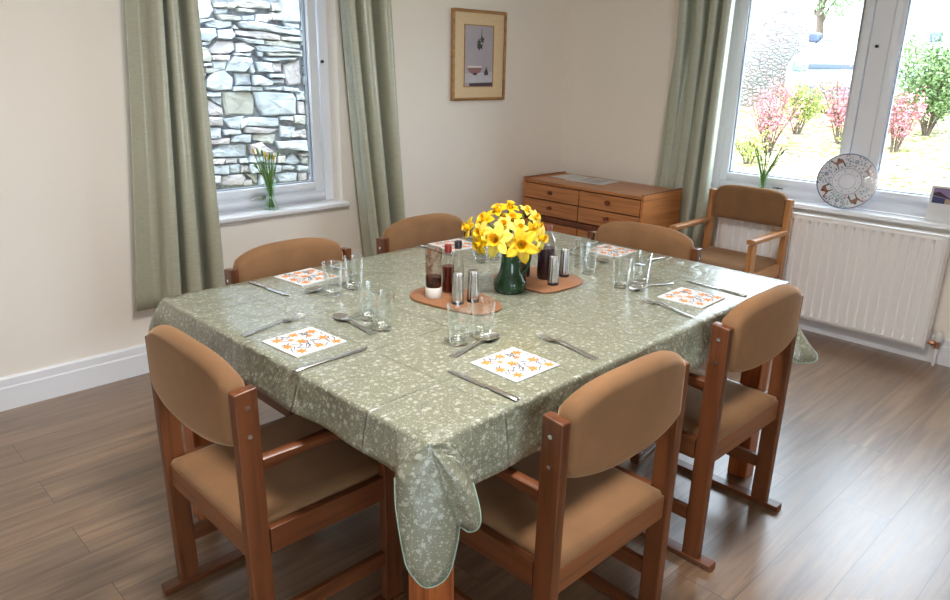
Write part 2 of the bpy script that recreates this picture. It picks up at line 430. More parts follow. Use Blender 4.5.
# ------------------------------------------------------------------ room shell
XL, YF, CZ = -6.2, -5.8, 2.42
struct('floor', MB().box(XL-.3, .3, YF-.3, .3, -.12, 0), M['floor'])
struct('ceiling', MB().box(XL-.3, .3, YF-.3, .3, CZ, CZ+.25), M['ceiling'])
W1 = (-2.97, -1.925, .68, 1.98)      # window 1 opening in the back wall: x0, x1, z0, z1
W2 = (-2.98, -1.155, .705, 1.98)     # window 2 opening in the right wall: y0, y1, z0, z1
W3 = (-5.7, -4.0, .30, 2.12)         # unseen opening added behind the camera for fill daylight: x0, x1, z0, z1
def wall_with_hole(along, a0, a1, t0, t1, hole):
    m = MB()
    def bx(p0, p1, z0, z1):
        if along == 'x': m.box(p0, p1, t0, t1, z0, z1)
        else: m.box(t0, t1, p0, p1, z0, z1)
    bx(a0, hole[0], 0, CZ); bx(hole[1], a1, 0, CZ)
    bx(hole[0], hole[1], 0, hole[2]); bx(hole[0], hole[1], hole[3], CZ)
    return m
struct('wall_back', wall_with_hole('x', XL-.3, .3, 0, .3, W1), M['wall'])
struct('wall_right', wall_with_hole('y', YF-.3, 0, 0, .3, W2), M['wall'])
struct('wall_front', wall_with_hole('x', XL, 0, YF-.3, YF, W3), M['wall'])
struct('wall_left', MB().box(XL-.3, XL, YF-.3, 0, 0, CZ), M['wall'])
def baseboard(name, p0, p1, nrm):
    prof = [(0, 0), (.018, 0), (.018, .098), (.013, .104), (.013, .136), (.007, .146), (0, .146)]
    a, b = Vector(p0), Vector(p1); n = Vector(nrm)
    m = MB().loft([[(q.x+n.x*d, q.y+n.y*d, z) for d, z in prof] for q in (a, b)])
    struct(name, m, M['gloss_white'])
baseboard('baseboard_back', (XL, 0), (0, 0), (0, -1))
baseboard('baseboard_right', (0, 0), (0, YF), (-1, 0))
baseboard('baseboard_left', (XL, YF), (XL, 0), (1, 0))

# windows ----------------------------------------------------------
def window(name, along, hole, depth, lights, board_front, board_ext):
    """along 'x': wall y=0, outside +y; along 'y': wall x=0, outside +x. lights: glass extents (a0, a1, z0, z1)"""
    root = empty(name, (0, 0, 0)); root['kind'] = 'structure'
    def P_(m, a0, a1, t0, t1, z0, z1, mi=0):
        if along == 'x': m.box(a0, a1, t0, t1, z0, z1, mi)
        else: m.box(t0, t1, a0, a1, z0, z1, mi)
    d0, d1 = depth
    fr = MB(); zb = hole[2]+.025; fw = .055
    P_(fr, hole[0], hole[0]+fw, d0, d1, zb, hole[3]); P_(fr, hole[1]-fw, hole[1], d0, d1, zb, hole[3])
    P_(fr, hole[0]+fw, hole[1]-fw, d0, d1, zb, zb+fw); P_(fr, hole[0]+fw, hole[1]-fw, d0, d1, hole[3]-fw, hole[3])
    lights = sorted(lights)
    for l, r in zip(lights, lights[1:]):
        P_(fr, l[1]+.055, r[0]-.055, d0, d1, zb+fw, hole[3]-fw)
    fr.build('window_frame', M['upvc'], root, bevel=.004)
    for (a0, a1, z0, z1) in lights:
        cs = MB(); w = .052
        P_(cs, a0-w, a0, d0-.012, d0+.04, z0-w, z1+w); P_(cs, a1, a1+w, d0-.012, d0+.04, z0-w, z1+w)
        P_(cs, a0, a1, d0-.012, d0+.04, z0-w, z0); P_(cs, a0, a1, d0-.012, d0+.04, z1, z1+w)
        c = cs.build('casement', M['upvc'], root, bevel=.006)
        g = MB(); q = .006
        for (b0, b1, e0, e1) in ((a0, a0+q, z0, z1), (a1-q, a1, z0, z1), (a0, a1, z0, z0+q), (a0, a1, z1-q, z1)):
            P_(g, b0, b1, d0+.012, d0+.03, e0, e1)
        g.build('glazing_gasket', M['gasket'], c)
        pn = MB(); P_(pn, a0, a1, d0+.018, d0+.024, z0, z1)
        pn.build('window_pane', M['pane'], c)
    b = MB(); P_(b, hole[0]-board_ext, hole[1]+board_ext, board_front, d0+.002, hole[2], zb)
    b.build('window_board', M['gloss_white'], root, bevel=.008, seg=3)
    return root, P_
w1, P1 = window('window_1', 'x', W1, (.085, .15), [(-2.815, -2.05, .815, 1.87)], -.045, .022)
w2, P2 = window('window_2', 'y', W2, (.085, .15), [(-2.88, -2.112, .842, 1.87), (-1.905, -1.262, .842, 1.87)], -.045, .03)
# friction stays and lock caps
def knob_at(p, axis, parent):
    a = Vector(p); d = Vector(axis)
    return MB().tube([a, a+d*.012], .008, 14).build('lock_cap', M['dark'], parent, smooth=True)
knob_at((-1.968, .085, 1.45), (0, -1, 0), w1); knob_at((.085, -2.0, 1.58), (-1, 0, 0), w2)
st = MB().tube([(-2.44, .064, .765), (-2.36, .062, .768)], .005, 8).box(-2.39, -2.36, .06, .085, .755, .775).build('window_stay', M['steel'], w1, smooth=True)
st = MB().tube([(.066, -1.565, .785), (.066, -1.625, .785)], .003, 8).box(.066, .085, -1.60, -1.585, .781, .789).build('window_stay', M['dark'], w2, smooth=True)
# unseen glazing, added so daylight also reaches the room from behind the camera
w3 = empty('added_window'); w3['kind'] = 'structure'
f = MB()
for x in (W3[0], -4.88, W3[1]-.07): f.box(x, x+.07, YF-.2, YF-.13, W3[2], W3[3])
f.box(W3[0]+.07, -4.88, YF-.2, YF-.13, W3[2], W3[2]+.08).box(-4.81, W3[1]-.07, YF-.2, YF-.13, W3[2], W3[2]+.08)
f.box(W3[0]+.07, -4.88, YF-.2, YF-.13, W3[3]-.07, W3[3]).box(-4.81, W3[1]-.07, YF-.2, YF-.13, W3[3]-.07, W3[3])
f.build('window_frame', M['upvc'], w3)
MB().box(W3[0]+.07, -4.88, YF-.17, YF-.165, W3[2]+.08, W3[3]-.07).build('window_pane', M['pane'], w3)
MB().box(-4.81, W3[1]-.07, YF-.17, YF-.165, W3[2]+.08, W3[3]-.07).build('window_pane', M['pane'], w3)

# ------------------------------------------------------------------ curtains
def curtain(along, t0, t1, b0, b1, z0, z1, folds, amp, off, label, mat='curtain', flat=0., seed=0, slim=None, skew=0.):
    """t0..t1 spread at the top, b0..b1 at the bottom, off: distance of the middle of the folds from the wall"""
    nu, nz = folds*22, 26; rr = random.Random(seed)
    ph = [rr.uniform(-.5, .5) for _ in range(8)]; am = [rr.uniform(.75, 1.2) for _ in range(folds+2)]
    m = MB(); rows = []
    for j in range(nz+1):
        v = j/nz; z = z1+(z0-z1)*v; row = []
        for i in range(nu+1):
            u = i/nu
            uu = u if not flat else max(0, (u-flat)/(1-flat))
            phi = 2*pi*folds*(uu+.035*sin(5*uu+ph[0])+.02*v*sin(9*uu+ph[1]))+ph[2]
            a = amp*am[int(uu*folds)]*(.72+.28*v)
            if flat: a *= sm(flat*.6, flat*1.2, u)
            if slim: a *= slim(u, v)
            s_ = sin(phi); d = off(u, v)+a*(s_*(1.15-.15*s_*s_))
            du = -.24/folds*sin(2*phi)*(1 if not flat else sm(flat*.6, flat*1.2, u))
            uc = min(1, max(0, u+du*.5))
            ve = v**1.3
            x = (t0+(t1-t0)*uc)*(1-ve)+(b0+(b1-b0)*uc)*ve
            row.append((x, -d, z) if along == 'x' else (-d, x, z))
        rows.append(row)
    m.loft(rows, False, 0, closed=False)
    root = empty('curtain', ((t0+t1)/2, -off(.5, .5), z0) if along == 'x' else (-off(.5, .5), (t0+t1)/2, z0), 0, label, 'curtain')
    o = m.build('curtain_drape', M[mat], root, smooth=True, solid=.003, angle=180)
    o.location = -root.location
    hm = MB()
    r0 = [rows[-3][i] for i in range(nu+1)]; r1 = [rows[-1][i] for i in range(nu+1)]
    hd = MB()
    pr = rows[0]
    hd.loft([[(p[0], p[1], z1+.02) for p in pr], pr], False, 0, closed=False)
    h = hd.build('heading_tape', M[mat], root, smooth=True, solid=.006, angle=180); h.location = -root.location
    return root
curtain('x', -2.99, -2.74, -3.125, -2.715, .335, 2.13, 3, .078, lambda u, v: .07+.085*sm(.18, .34, u), 'long sage green curtain hanging left of the window onto the rough stone wall', flat=.26, seed=3)
curtain('x', -2.00, -1.67, -1.85, -1.575, .335, 2.13, 3, .085, lambda u, v: .13, 'long sage green curtain between the stone wall window and the framed picture', seed=5)
curtain('y', -1.265, -.885, -1.235, -.80, .335, 2.13, 4, .055, lambda u, v: .090-.047*sm(.22, .48, u)*sm(0, .3, v), 'long grey green curtain hanging behind the end of the drawer chest', mat='curtain_blue', seed=8,
        slim=lambda u, v: 1-.76*sm(.22, .48, u)*sm(.2, .6, v))
for nm, p0, p1, lb in (('curtain_rod', (-3.2, -.13, 2.165), (-1.6, -.13, 2.165), 'curtain rod above the stone wall window'), ('curtain_rod', (-.085, -.80, 2.165), (-.085, -3.2, 2.165), 'curtain rod above the garden window')):
    r_ = empty(nm, p0, 0, lb, 'curtain rod'); a = Vector(p0); b = Vector(p1)
    MB().tube([(0, 0, 0), b-a], .012, 12).build('pole', M['steel'], r_, smooth=True)
    d = (b-a).normalized(); side = Vector((0, 1, 0)) if abs(d.x) > .5 else Vector((1, 0, 0))
    for t in (.04, .96):
        c = (b-a)*t; MB().tube([c, c+side*(.13 if abs(d.x) > .5 else .085)], .008, 8).build('bracket', M['steel'], r_, smooth=True)

# ------------------------------------------------------------------ radiator
ra = empty('radiator', (-.07, -1.94, .09), 0, 'white fluted panel radiator under the garden window', 'radiator')
y0, y1, zz0, zz1 = -.60, .60, 0, .59
pts = []; n = 24; pitch = (y1-y0-.06)/n
ring = [(-.030, y0)]
m = MB(); prof = [y0+.012]
xs = []
for k in range(n):
    c = y0+.03+pitch*(k+.5); h = pitch/2
    xs += [(c-h, 0), (c-h*.45, 0), (c-h*.2, .014), (c+h*.2, .014), (c+h*.45, 0)]
xs.append((y1-.03, 0))
rows = []
for z, f_ in ((.0, 0), (.022, 0), (.045, 1), (.545, 1), (.568, 0), (zz1, 0)):
    rows.append([(-.030, y0, z)]+[(-.030+d*f_, y, z) for y, d in xs]+[(-.030, y1, z)])
m.loft(rows, False, 0, closed=False)
m.box(-.0295, .0, y0, y1, 0, .0015).build('front_panel', M['radiator'], ra, smooth=True, angle=25, solid=.002)
MB().box(.0, .040, y0+.01, y1-.01, .01, .575).build('back_panel', M['radiator'], ra)
g = MB().box(-.034, .045, y0-.004, y1+.004, zz1, zz1+.006)
g.build('top_grille', M['radiator'], ra, bevel=.003)
for s in (y0-.008, y1): MB().box(-.034, .045, s, s+.008, -.002, zz1).build('side_panel', M['radiator'], ra, bevel=.002)
for s in (y0+.1, y1-.1): MB().box(.04, .069, s-.015, s+.015, .1, .5).build('wall_bracket', M['radiator'], ra)
v = empty('radiator_valve', (-.055, -2.592, 0), 0, 'white topped radiator valve on a pipe at the right end of the radiator', 'valve')
MB().tube([(0, 0, 0), (0, 0, .10)], .0075, 12).build('pipe', M['gloss_white'], v, smooth=True)
MB().tube([(0, .0, .118), (0, .052, .118)], .008, 12).tube([(0, 0, .095), (0, 0, .135)], .012, 12).tube([(0, .015, .118), (0, .03, .118)], .013, 6).build('valve_body', M['copper'], v, smooth=True)
MB().lathe([(.0, .132), (.014, .132), (.019, .14), (.020, .165), (.017, .182), (.010, .19), (0, .19)], n=20, fl=10, flam=.04).build('thermostat_head', M['white_plastic'], v, smooth=True)

# ------------------------------------------------------------------ outside the windows
def gz(x, y):
    return .03+.085*min(max(x, 0), 8.6)+.03*sin(x*2.3+y)*sin(y*1.7)*sm(.5, 2, x)
m = MB(); rows = []
for i in range(61):
    x = .3+i*.35; rows.append([(x, -12+j*.5, gz(x, -12+j*.5)) for j in range(35)])
m.loft(rows, False, 0, closed=False)
struct('garden_ground', m, M['ground'], smooth=True)
struct('ground_strip', MB().box(-8, .3, .3, 1.46, -.2, -.05), M['ground'])
# rubble wall close outside window 1: every stone is shaped, joints are dark gaps
traced = """-2023 1812,-1899 1820,-1882 1760,-1921 1712,-2013 1694,-2024 1752;-1877 1809,-1736 1819,-1721 1796,-1746 1781,-1880 1779;-1881 1772,-1782 1776,-1796 1747,-1873 1738;-1712 1828,-1527 1840,-1477 1822,-1479 1795,-1667 1789,-1720 1801;-1467 1826,-1400 1830,-1397 1780,-1461 1780;-1722 1780,-1581 1780,-1595 1761,-1711 1762;-1868 1732,-1779 1737,-1696 1731,-1692 1708,-1841 1703;-1684 1735,-1590 1746,-1593 1711,-1680 1707;-1578 1752,-1482 1757,-1478 1725,-1525 1697,-1587 1708;-1469 1769,-1390 1773,-1394 1721,-1472 1720;-1371 1861,-1224 1871,-1236 1720,-1382 1713;-2024 1691,-1898 1710,-1888 1700,-1993 1673,-2024 1673;-1947 1675,-1888 1698,-1765 1699,-1756 1668,-1858 1648,-1932 1655;-1712 1692,-1588 1703,-1384 1680,-1244 1664,-1246 1628,-1465 1643,-1690 1661;-1382 1708,-1241 1707,-1243 1673,-1357 1681;-2025 1636,-1893 1644,-1883 1600,-1936 1562,-2025 1574;-1871 1637,-1770 1647,-1749 1605,-1781 1583,-1875 1587;-1766 1652,-1743 1679,-1718 1649;-1734 1638,-1592 1644,-1415 1618,-1423 1592,-1596 1593,-1742 1616;-1744 1595,-1534 1586,-1536 1558,-1661 1565;-1408 1613,-1247 1616,-1249 1587,-1403 1590;-1528 1581,-1390 1585,-1257 1567,-1252 1539,-1446 1545,-1523 1553;-2015 1559,-1913 1563,-1949 1541,-2015 1539;-1935 1510,-1883 1569,-1765 1567,-1757 1514,-1801 1492,-1931 1489;-1747 1557,-1686 1568,-1614 1529,-1654 1506,-1752 1501;-1600 1546,-1394 1540,-1260 1521,-1260 1510,-1578 1513;-2019 1528,-1951 1520,-1933 1468,-1942 1436,-2017 1435;-1927 1473,-1803 1479,-1815 1446,-1926 1449;-1771 1495,-1642 1498,-1656 1479,-1766 1480;-1521 1505,-1254 1504,-1255 1484,-1503 1484;-1603 1507,-1553 1506,-1555 1475,-1593 1480;-1549 1470,-1290 1475,-1319 1455,-1531 1451;-1388 1422,-1263 1464,-1260 1295,-1357 1284,-1382 1319;-2018 1426,-1937 1428,-1939 1409,-2017 1405;-1927 1436,-1827 1443,-1847 1386,-1929 1392;-1819 1432,-1767 1471,-1651 1462,-1647 1430,-1702 1374,-1842 1378;-1668 1413,-1635 1424,-1627 1375,-1653 1363,-1670 1380;-1615 1436,-1487 1434,-1485 1370,-1601 1375;-1481 1432,-1408 1433,-1412 1374,-1478 1373;-1980 1398,-1929 1396,-1871 1384,-1943 1362,-1978 1367;-2020 1398,-1978 1361,-1995 1308,-2017 1319;-1971 1319,-1919 1372,-1853 1384,-1792 1330,-1810 1259,-1930 1254,-1977 1276;-1771 1363,-1653 1363,-1649 1285,-1765 1284;-1642 1347,-1590 1352,-1490 1307,-1505 1285,-1640 1285;-1525 1362,-1406 1359,-1397 1333,-1514 1336;-1488 1324,-1395 1325,-1397 1296,-1484 1296;-1794 1277,-1673 1276,-1675 1246,-1793 1247;-1666 1276,-1570 1276,-1573 1245,-1662 1246;-1560 1276,-1412 1275,-1414 1250,-1553 1251;-1405 1273,-1290 1260,-1271 1231,-1401 1244;-2013 1244,-1890 1238,-1893 1212,-2010 1217;-1872 1241,-1663 1238,-1636 1184,-1650 1087,-1856 1088;-1640 1235,-1334 1225,-1312 1178,-1322 1077,-1573 1079,-1617 1149;-1302 1249,-1235 1236,-1239 1177,-1303 1178;-1296 1166,-1240 1159,-1242 1075,-1294 1082;-2011 1207,-1882 1133,-1880 1089,-2011 1087;-1953 1206,-1882 1205,-1886 1155,-1938 1178;-2006 1076,-1894 1069,-1893 1020,-2000 1021;-1883 1055,-1727 1075,-1772 989,-1839 1000;-1684 1065,-1461 1052,-1465 999,-1720 1010;-1447 1063,-1344 1060,-1346 1030,-1449 1040;-1337 1066,-1246 1063,-1250 1002,-1333 1018;-2007 1010,-1906 1003,-1915 933,-2008 938;-1898 989,-1766 983,-1762 958,-1886 954;-1727 1002,-1467 975,-1543 949,-1730 964;-1451 1004,-1322 981,-1368 911,-1450 921;-1359 953,-1245 966,-1241 904,-1361 914;-1985 926,-1852 930,-1862 891,-1976 897;-1842 907,-1813 945,-1690 945,-1698 893;-1674 944,-1490 937,-1522 871,-1677 909;-1487 887,-1243 880,-1247 806,-1470 838;-1994 842,-1905 888,-1718 879,-1732 796,-1973 810;-1699 875,-1614 888,-1577 850,-1526 817,-1685 810;-1980 796,-1895 790,-1917 757,-1989 762;-1887 793,-1796 786,-1805 752,-1895 759;-1790 786,-1732 784,-1729 754,-1786 755;-1978 750,-1875 742,-1880 684,-1978 693;-1862 747,-1787 743,-1792 685,-1863 691;-1781 741,-1730 731,-1727 689,-1783 688;-1997 683,-1943 678,-1953 627,-1996 631;-1931 671,-1774 672,-1751 643,-1787 597,-1942 614;-1771 627,-1700 627,-1703 591,-1774 595;-1742 672,-1657 671,-1663 599,-1682 601;-1428 750,-1355 788,-1302 728,-1339 713,-1436 726;-1533 721,-1465 710,-1475 668,-1537 667;-1459 703,-1382 710,-1341 688,-1370 672,-1453 681;-1333 700,-1240 686,-1256 656,-1328 666;-1511 652,-1399 655,-1329 643,-1347 588,-1487 595;-1315 642,-1243 636,-1246 585,-1311 585;-1293 765,-1235 761,-1238 711,-1289 715;-1488 779,-1426 780,-1443 733,-1491 736;-1574 850,-1526 811,-1466 801,-1453 786,-1495 779,-1621 797,-1659 808;-1686 798,-1608 789,-1598 750,-1671 744,-1718 757;-1589 783,-1502 774,-1502 731,-1588 735;-1717 741,-1626 731,-1623 680,-1707 675,-1723 700;-1606 727,-1546 720,-1548 662,-1605 661;-1645 658,-1531 651,-1529 587,-1650 591;-1306 781,-1233 792,-1235 766,-1295 768;-1754 1056,-1703 1060,-1726 1010,-1761 996"""
sp = []
for s in traced.split(';'):
    sp.append([(float(a)/1000, float(b)/1000) for a, b in (q.split() for q in s.split(','))])
allx = [p[0] for s in sp for p in s]; allz = [p[1] for s in sp for p in s]
bx0, bx1, bz0, bz1 = min(allx), max(allx), min(allz), max(allz)
rs = random.Random(11)
z = -.1
while z < 3.0:                               # courses around the part seen from the photograph
    h = rs.choice([.05, .07, .10, .14, .17]); x = -6.5
    while x < .9:
        w = h*rs.uniform(1.1, 3.2); w = max(.09, min(.42, w))
        inz = z+h > bz0+.01 and z < bz1-.01
        x_, w_ = x, w
        if inz and x < bx1-.01 and x+w > bx1+.03: w = x+w-bx1; x = bx1
        elif inz and x < bx0-.03 and x+w > bx0+.01: w = bx0-x
        if not (inz and x+w > bx0+.01 and x < bx1-.01):
            j = lambda: rs.uniform(-.012, .012)
            sp.append([(x+.006+j(), z+.006), (x+w*.5, z+.004+abs(j())), (x+w-.006+j(), z+.006), (x+w-.006+j(), z+h*.5), (x+w-.008+j(), z+h-.006), (x+w*.45, z+h-.004-abs(j())), (x+.008+j(), z+h-.008)])
        x = x_+w_
    z += h
m = MB()
for k, poly in enumerate(sp):
    # refine the outline a little, then shape a worn, domed face
    cx = sum(p[0] for p in poly)/len(poly); cz = sum(p[1] for p in poly)/len(poly)
    ar = sum(poly[i][0]*poly[(i+1) % len(poly)][1]-poly[(i+1) % len(poly)][0]*poly[i][1] for i in range(len(poly)))
    if ar < 0: poly = poly[::-1]
    out = []
    for i in range(len(poly)):
        a = poly[i]; b = poly[(i+1) % len(poly)]
        out.append(a); L_ = sqrt((a[0]-b[0])**2+(a[1]-b[1])**2)
        nn = 2 if L_ > .05 else 1
        if L_ > .12: nn = 4
        for q in range(1, nn):
            t = q/nn; out.append((a[0]+(b[0]-a[0])*t+rs.uniform(-.004, .004), a[1]+(b[1]-a[1])*t+rs.uniform(-.004, .004)))
    dep = rs.uniform(-.022, .015); tx = rs.uniform(-.10, .10); tz = rs.uniform(-.22, .05)
    def ring(sc, d):
        return [(cx+(p[0]-cx)*sc, 1.50-d+(0 if d < 0 else dep-tx*(p[0]-cx)-tz*(p[1]-cz)+rs.uniform(-.004, .004)), cz+(p[1]-cz)*sc) for p in out]
    mi = rs.choice([0, 0, 0, 1, 2, 0, 0, 1, 0])
    m.loft([ring(1.05, -.03), ring(1.06, .012), ring(1.02, .026), ring(.90, .036), ring(.4, .038)], True, mi)
wl = m.build('stone_wall', [M['stone'], M['stone_warm'], M['stone_tan']], None, smooth=False)
tag(wl, 'pale rubble stone wall close outside the left window', 'stone wall')
MB().box(-6.6, 1.0, 1.505, 1.8, -.2, 3.0).build('mortar_backing', M['mortar'], wl)
gw = MB().box(3.0, 12.5, 3.5, 3.9, 0, 4.2).build('garden_wall', M['farwall'])
tag(gw, 'tall pale stone building wall beyond the garden, left of the white car', 'wall')

# white car parked beyond the garden, its nose towards the house
car = empty('car', (9.0, 1.50, .79), 0, 'white car parked nose first beyond the garden shrubs', 'car')
def sect(x, zb, zt, w0, w1, wt, zsh):
    # half widths: w0 at sill, w1 at shoulder, wt at top
    pts = [(-w0, zb), (-w1, zb+.18), (-w1, zsh), (-wt, zt-.05), (-wt+.09, zt)]
    pts = pts+[(-a, b) for a, b in reversed(pts)]
    return [(x, a, b) for a, b in pts]
b = MB().loft([sect(0, .24, .86, .70, .78, .70, .62), sect(.06, .2, .94, .80, .90, .82, .72), sect(.5, .2, 1.06, .84, .94, .86, .80), sect(1.02, .2, 1.17, .85, .95, .88, .92), sect(1.1, .2, 1.19, .85, .95, .86, .96),
              sect(1.95, .2, 1.82, .85, .95, .68, 1.02), sect(2.3, .2, 1.88, .85, .95, .68, 1.02), sect(4.2, .2, 1.84, .85, .95, .68, 1.02), sect(4.6, .25, 1.15, .82, .92, .8, .95)])
b.build('car_body', M['car'], car, smooth=True, angle=30)
MB().hexa([(1.09, -.78, 1.20), (1.09, .78, 1.20), (1.16, .78, 1.20), (1.16, -.78, 1.20), (1.88, -.62, 1.785), (1.88, .62, 1.785), (1.95, .62, 1.785), (1.95, -.62, 1.785)]).build('windscreen', M['car_glass'], car)
for s in (-1, 1):
    MB().prismf([(1.45, 1.12), (1.95, 1.14), (1.98, 1.62), (1.85, 1.62)], lambda a, q: (a, s*(.945-.27*max(0, (q-1.02))/.8), q), lambda a, q: (a, s*(.96-.27*max(0, (q-1.02))/.8), q)).prismf([(2.05, 1.14), (3.2, 1.14), (3.2, 1.62), (2.08, 1.62)], lambda a, q: (a, s*(.945-.27*max(0, (q-1.02))/.8), q), lambda a, q: (a, s*(.96-.27*max(0, (q-1.02))/.8), q)).build('side_window', M['car_glass'], car)
    MB().hexa([(-.03, s*.52, .66), (-.03, s*.76, .66), (.12, s*.90, .68), (.12, s*.52, .66), (.0, s*.54, .80), (.05, s*.80, .90), (.22, s*.885, .95), (.12, s*.54, .82)]).build('headlight', M['headlamp'], car, bevel=.02)
    mr = MB().box(1.25, 1.4, s*1.0-.1, s*1.0+.1, 1.16, 1.34).build('wing_mirror', M['car_dark'], car, bevel=.04)
    for x in (.85, 3.5):
        wv = MB().tube([(x, s*.78, .32), (x, s*.965, .32)], .33, 28).build('wheel', M['tyre'], car, smooth=True)
        MB().tube([(x, s*.96, .32), (x, s*.975, .32)], .2, 20).build('wheel_hub', M['steel'], wv, smooth=True)
MB().box(-.035, .06, -.50, .50, .70, .78).build('grille', M['car_dark'], car, bevel=.01)
MB().box(-.03, .1, -.62, .62, .30, .42).build('lower_intake', M['car_dark'], car, bevel=.01)
MB().box(-.05, .1, -.70, .70, .22, .27).build('bumper_lip', M['car_dark'], car, bevel=.01)
def text_mesh(name, body, size, mat, parent, mw_, extrude=.001, width=1.):
    cu = bpy.data.curves.new(name, 'FONT'); cu.body = body; cu.size = size; cu.extrude = extrude; cu.align_x = 'CENTER'; cu.align_y = 'CENTER'; cu.space_character = 1.05
    o = bpy.data.objects.new(name, cu); COL.objects.link(o)
    dg = bpy.context.evaluated_depsgraph_get(); me = bpy.data.meshes.new_from_object(o.evaluated_get(dg))
    bpy.data.objects.remove(o); me.transform(mw_); me.materials.clear(); me.materials.append(mat)
    q = bpy.data.objects.new(name, me); COL.objects.link(q); q.parent = parent; return q
npl = MB().box(-.055, -.03, -.26, .26, .50, .61).build('number_plate', M['plate_white'], car)
# characters face -x: text x axis -> -y, text y axis -> +z
for ch_, yy in (('P', .17), ('L', .03), ('Z', -.04)): text_mesh('plate_character', ch_, .105, M['dark'], npl, Matrix(((0, 0, -1, -.057), (-1, 0, 0, yy), (0, 1, 0, .555), (0, 0, 0, 1))))

# shrubs: stems fan out from the ground, small leaves crowd around their upper parts
def shrub(name, label, loc, h, w, leafmat, nst, nleaf, lsize, seed, lo=.25, cat='shrub'):
    rr = random.Random(seed); root = empty(name, loc, 0, label, cat)
    st = MB(); lf = MB(); ends = []
    for k in range(nst):
        a = rr.uniform(0, 2*pi); sp_ = rr.uniform(.15, 1)*w/2; hh = h*rr.uniform(.65, 1)
        pts = [Vector((0.03*cos(a), .03*sin(a), 0))]
        for q in (.33, .66, 1.):
            pts.append(Vector((cos(a)*sp_*q**1.2+rr.uniform(-.03, .03), sin(a)*sp_*q**1.2+rr.uniform(-.03, .03), hh*q)))
        st.tube(pts, [.010, .008, .006, .003], 5); ends.append(pts)
        for b_ in range(3):
            i = rr.choice((1, 2)); p = pts[i].lerp(pts[i+1], rr.random()); d = Vector((rr.uniform(-1, 1), rr.uniform(-1, 1), rr.uniform(.3, 1))).normalized()*h*.2
            st.tube([p, p+d*.6, p+d], [.005, .004, .002], 4); ends.append([p, p, p+d*.6, p+d])
    for k in range(nleaf):
        pts = rr.choice(ends); i = rr.choice((1, 2)); p = pts[i].lerp(pts[i+1], rr.random())
        if p.z < lo*h and rr.random() < .7: continue
        p = p+Vector((rr.gauss(0, .06), rr.gauss(0, .06), rr.gauss(0, .06)))*max(.6, w)
        d = Vector((rr.uniform(-1, 1), rr.uniform(-1, 1), rr.uniform(-.4, 1))).normalized(); e = d.cross(Vector((rr.uniform(-1, 1), rr.uniform(-1, 1), rr.uniform(-1, 1)))).normalized()
        L_ = lsize*rr.uniform(.7, 1.3)
        up = d.cross(e)*L_*.12
        lf.add([p, p+d*L_*.5+e*L_*.28+up, p+d*L_, p+d*L_*.5-e*L_*.28+up], [(0, 1, 2), (0, 2, 3)])
    st.build('branches', M['bark'], root, smooth=True)
    lf.build('foliage', M[leafmat], root)
    return root
def gp(x, y): return (x, y, gz(x, y)-.02)
shrub('flowering_shrub', 'pink leaved open shrub in the garden left of the white car', gp(5.0, .72), .85, 1.0, 'leaf_red', 16, 1300, .04, 1)
shrub('flowering_shrub', 'pink leaved twiggy shrub in front of the white car number plate', gp(6.0, .22), .95, .85, 'leaf_red', 14, 1300, .04, 2)
shrub('lime_shrub', 'lime green shrub in front of the white car headlight', gp(6.6, 1.05), .8, .9, 'leaf_lime', 12, 1800, .045, 4)
shrub('bushy_shrub', 'large green feathery shrub right of the window mullion', gp(7.2, -.45), 1.15, 1.4, 'leaf_green', 26, 9000, .05, 5, lo=.1)
shrub('red_leaved_shrub', 'small reddish shrub beside the large green feathery shrub', gp(5.8, -.50), .75, .55, 'leaf_red', 10, 900, .045, 6)
for k, (x, y, s_, lab) in enumerate(((4.3, .62, .4, 'low lime green plant near the garden window, left of the pink shrubs'), (5.2, -.3, .35, 'low lime green plant behind the painted plate'), (8.3, .25, .5, 'low green plant at the front of the white car'))):
    shrub('garden_plant', lab, gp(x, y), s_, s_*1.3, 'leaf_lime' if k < 2 else 'leaf_green', 8, 500, .04, 20+k, cat='plant')
tr = empty('tree', gp(15.3, 4.4), 0, 'tree with a pale trunk and green leaves behind the white car', 'tree')
tk = MB().tube([(0, 0, 0), (.05, .02, 1.2), (-.05, .1, 2.2), (.1, .1, 3.4)], [.14, .11, .09, .06], 10)
for a in range(6): tk.tube([(0, .08, 1.7+a*.22), (.5*cos(a*1.9), .1+.5*sin(a*1.9), 2.2+a*.25), (1.0*cos(a*1.9), .1+1.0*sin(a*1.9), 2.5+a*.3)], [.06, .04, .02], 6)
tk.build('trunk', M['bark'], tr, smooth=True)
lf = MB(); rr = random.Random(9)
for k in range(6000):
    a = rr.uniform(0, 2*pi); q = rr.uniform(-1, 1); ra_ = 1.5*rr.random()**.4
    p = Vector((ra_*cos(a)*sqrt(1-q*q), ra_*sin(a)*sqrt(1-q*q)-.5, 3.0+ra_*q*.75)); d = Vector((rr.uniform(-1, 1), rr.uniform(-1, 1), rr.uniform(-1, 1))).normalized()
    e = d.orthogonal().normalized(); L_ = rr.uniform(.06, .12); lf.add([p, p+d*L_*.5+e*L_*.3, p+d*L_, p+d*L_*.5-e*L_*.3], [(0, 1, 2, 3)])
lf.build('foliage', M['leaf_green'], tr)

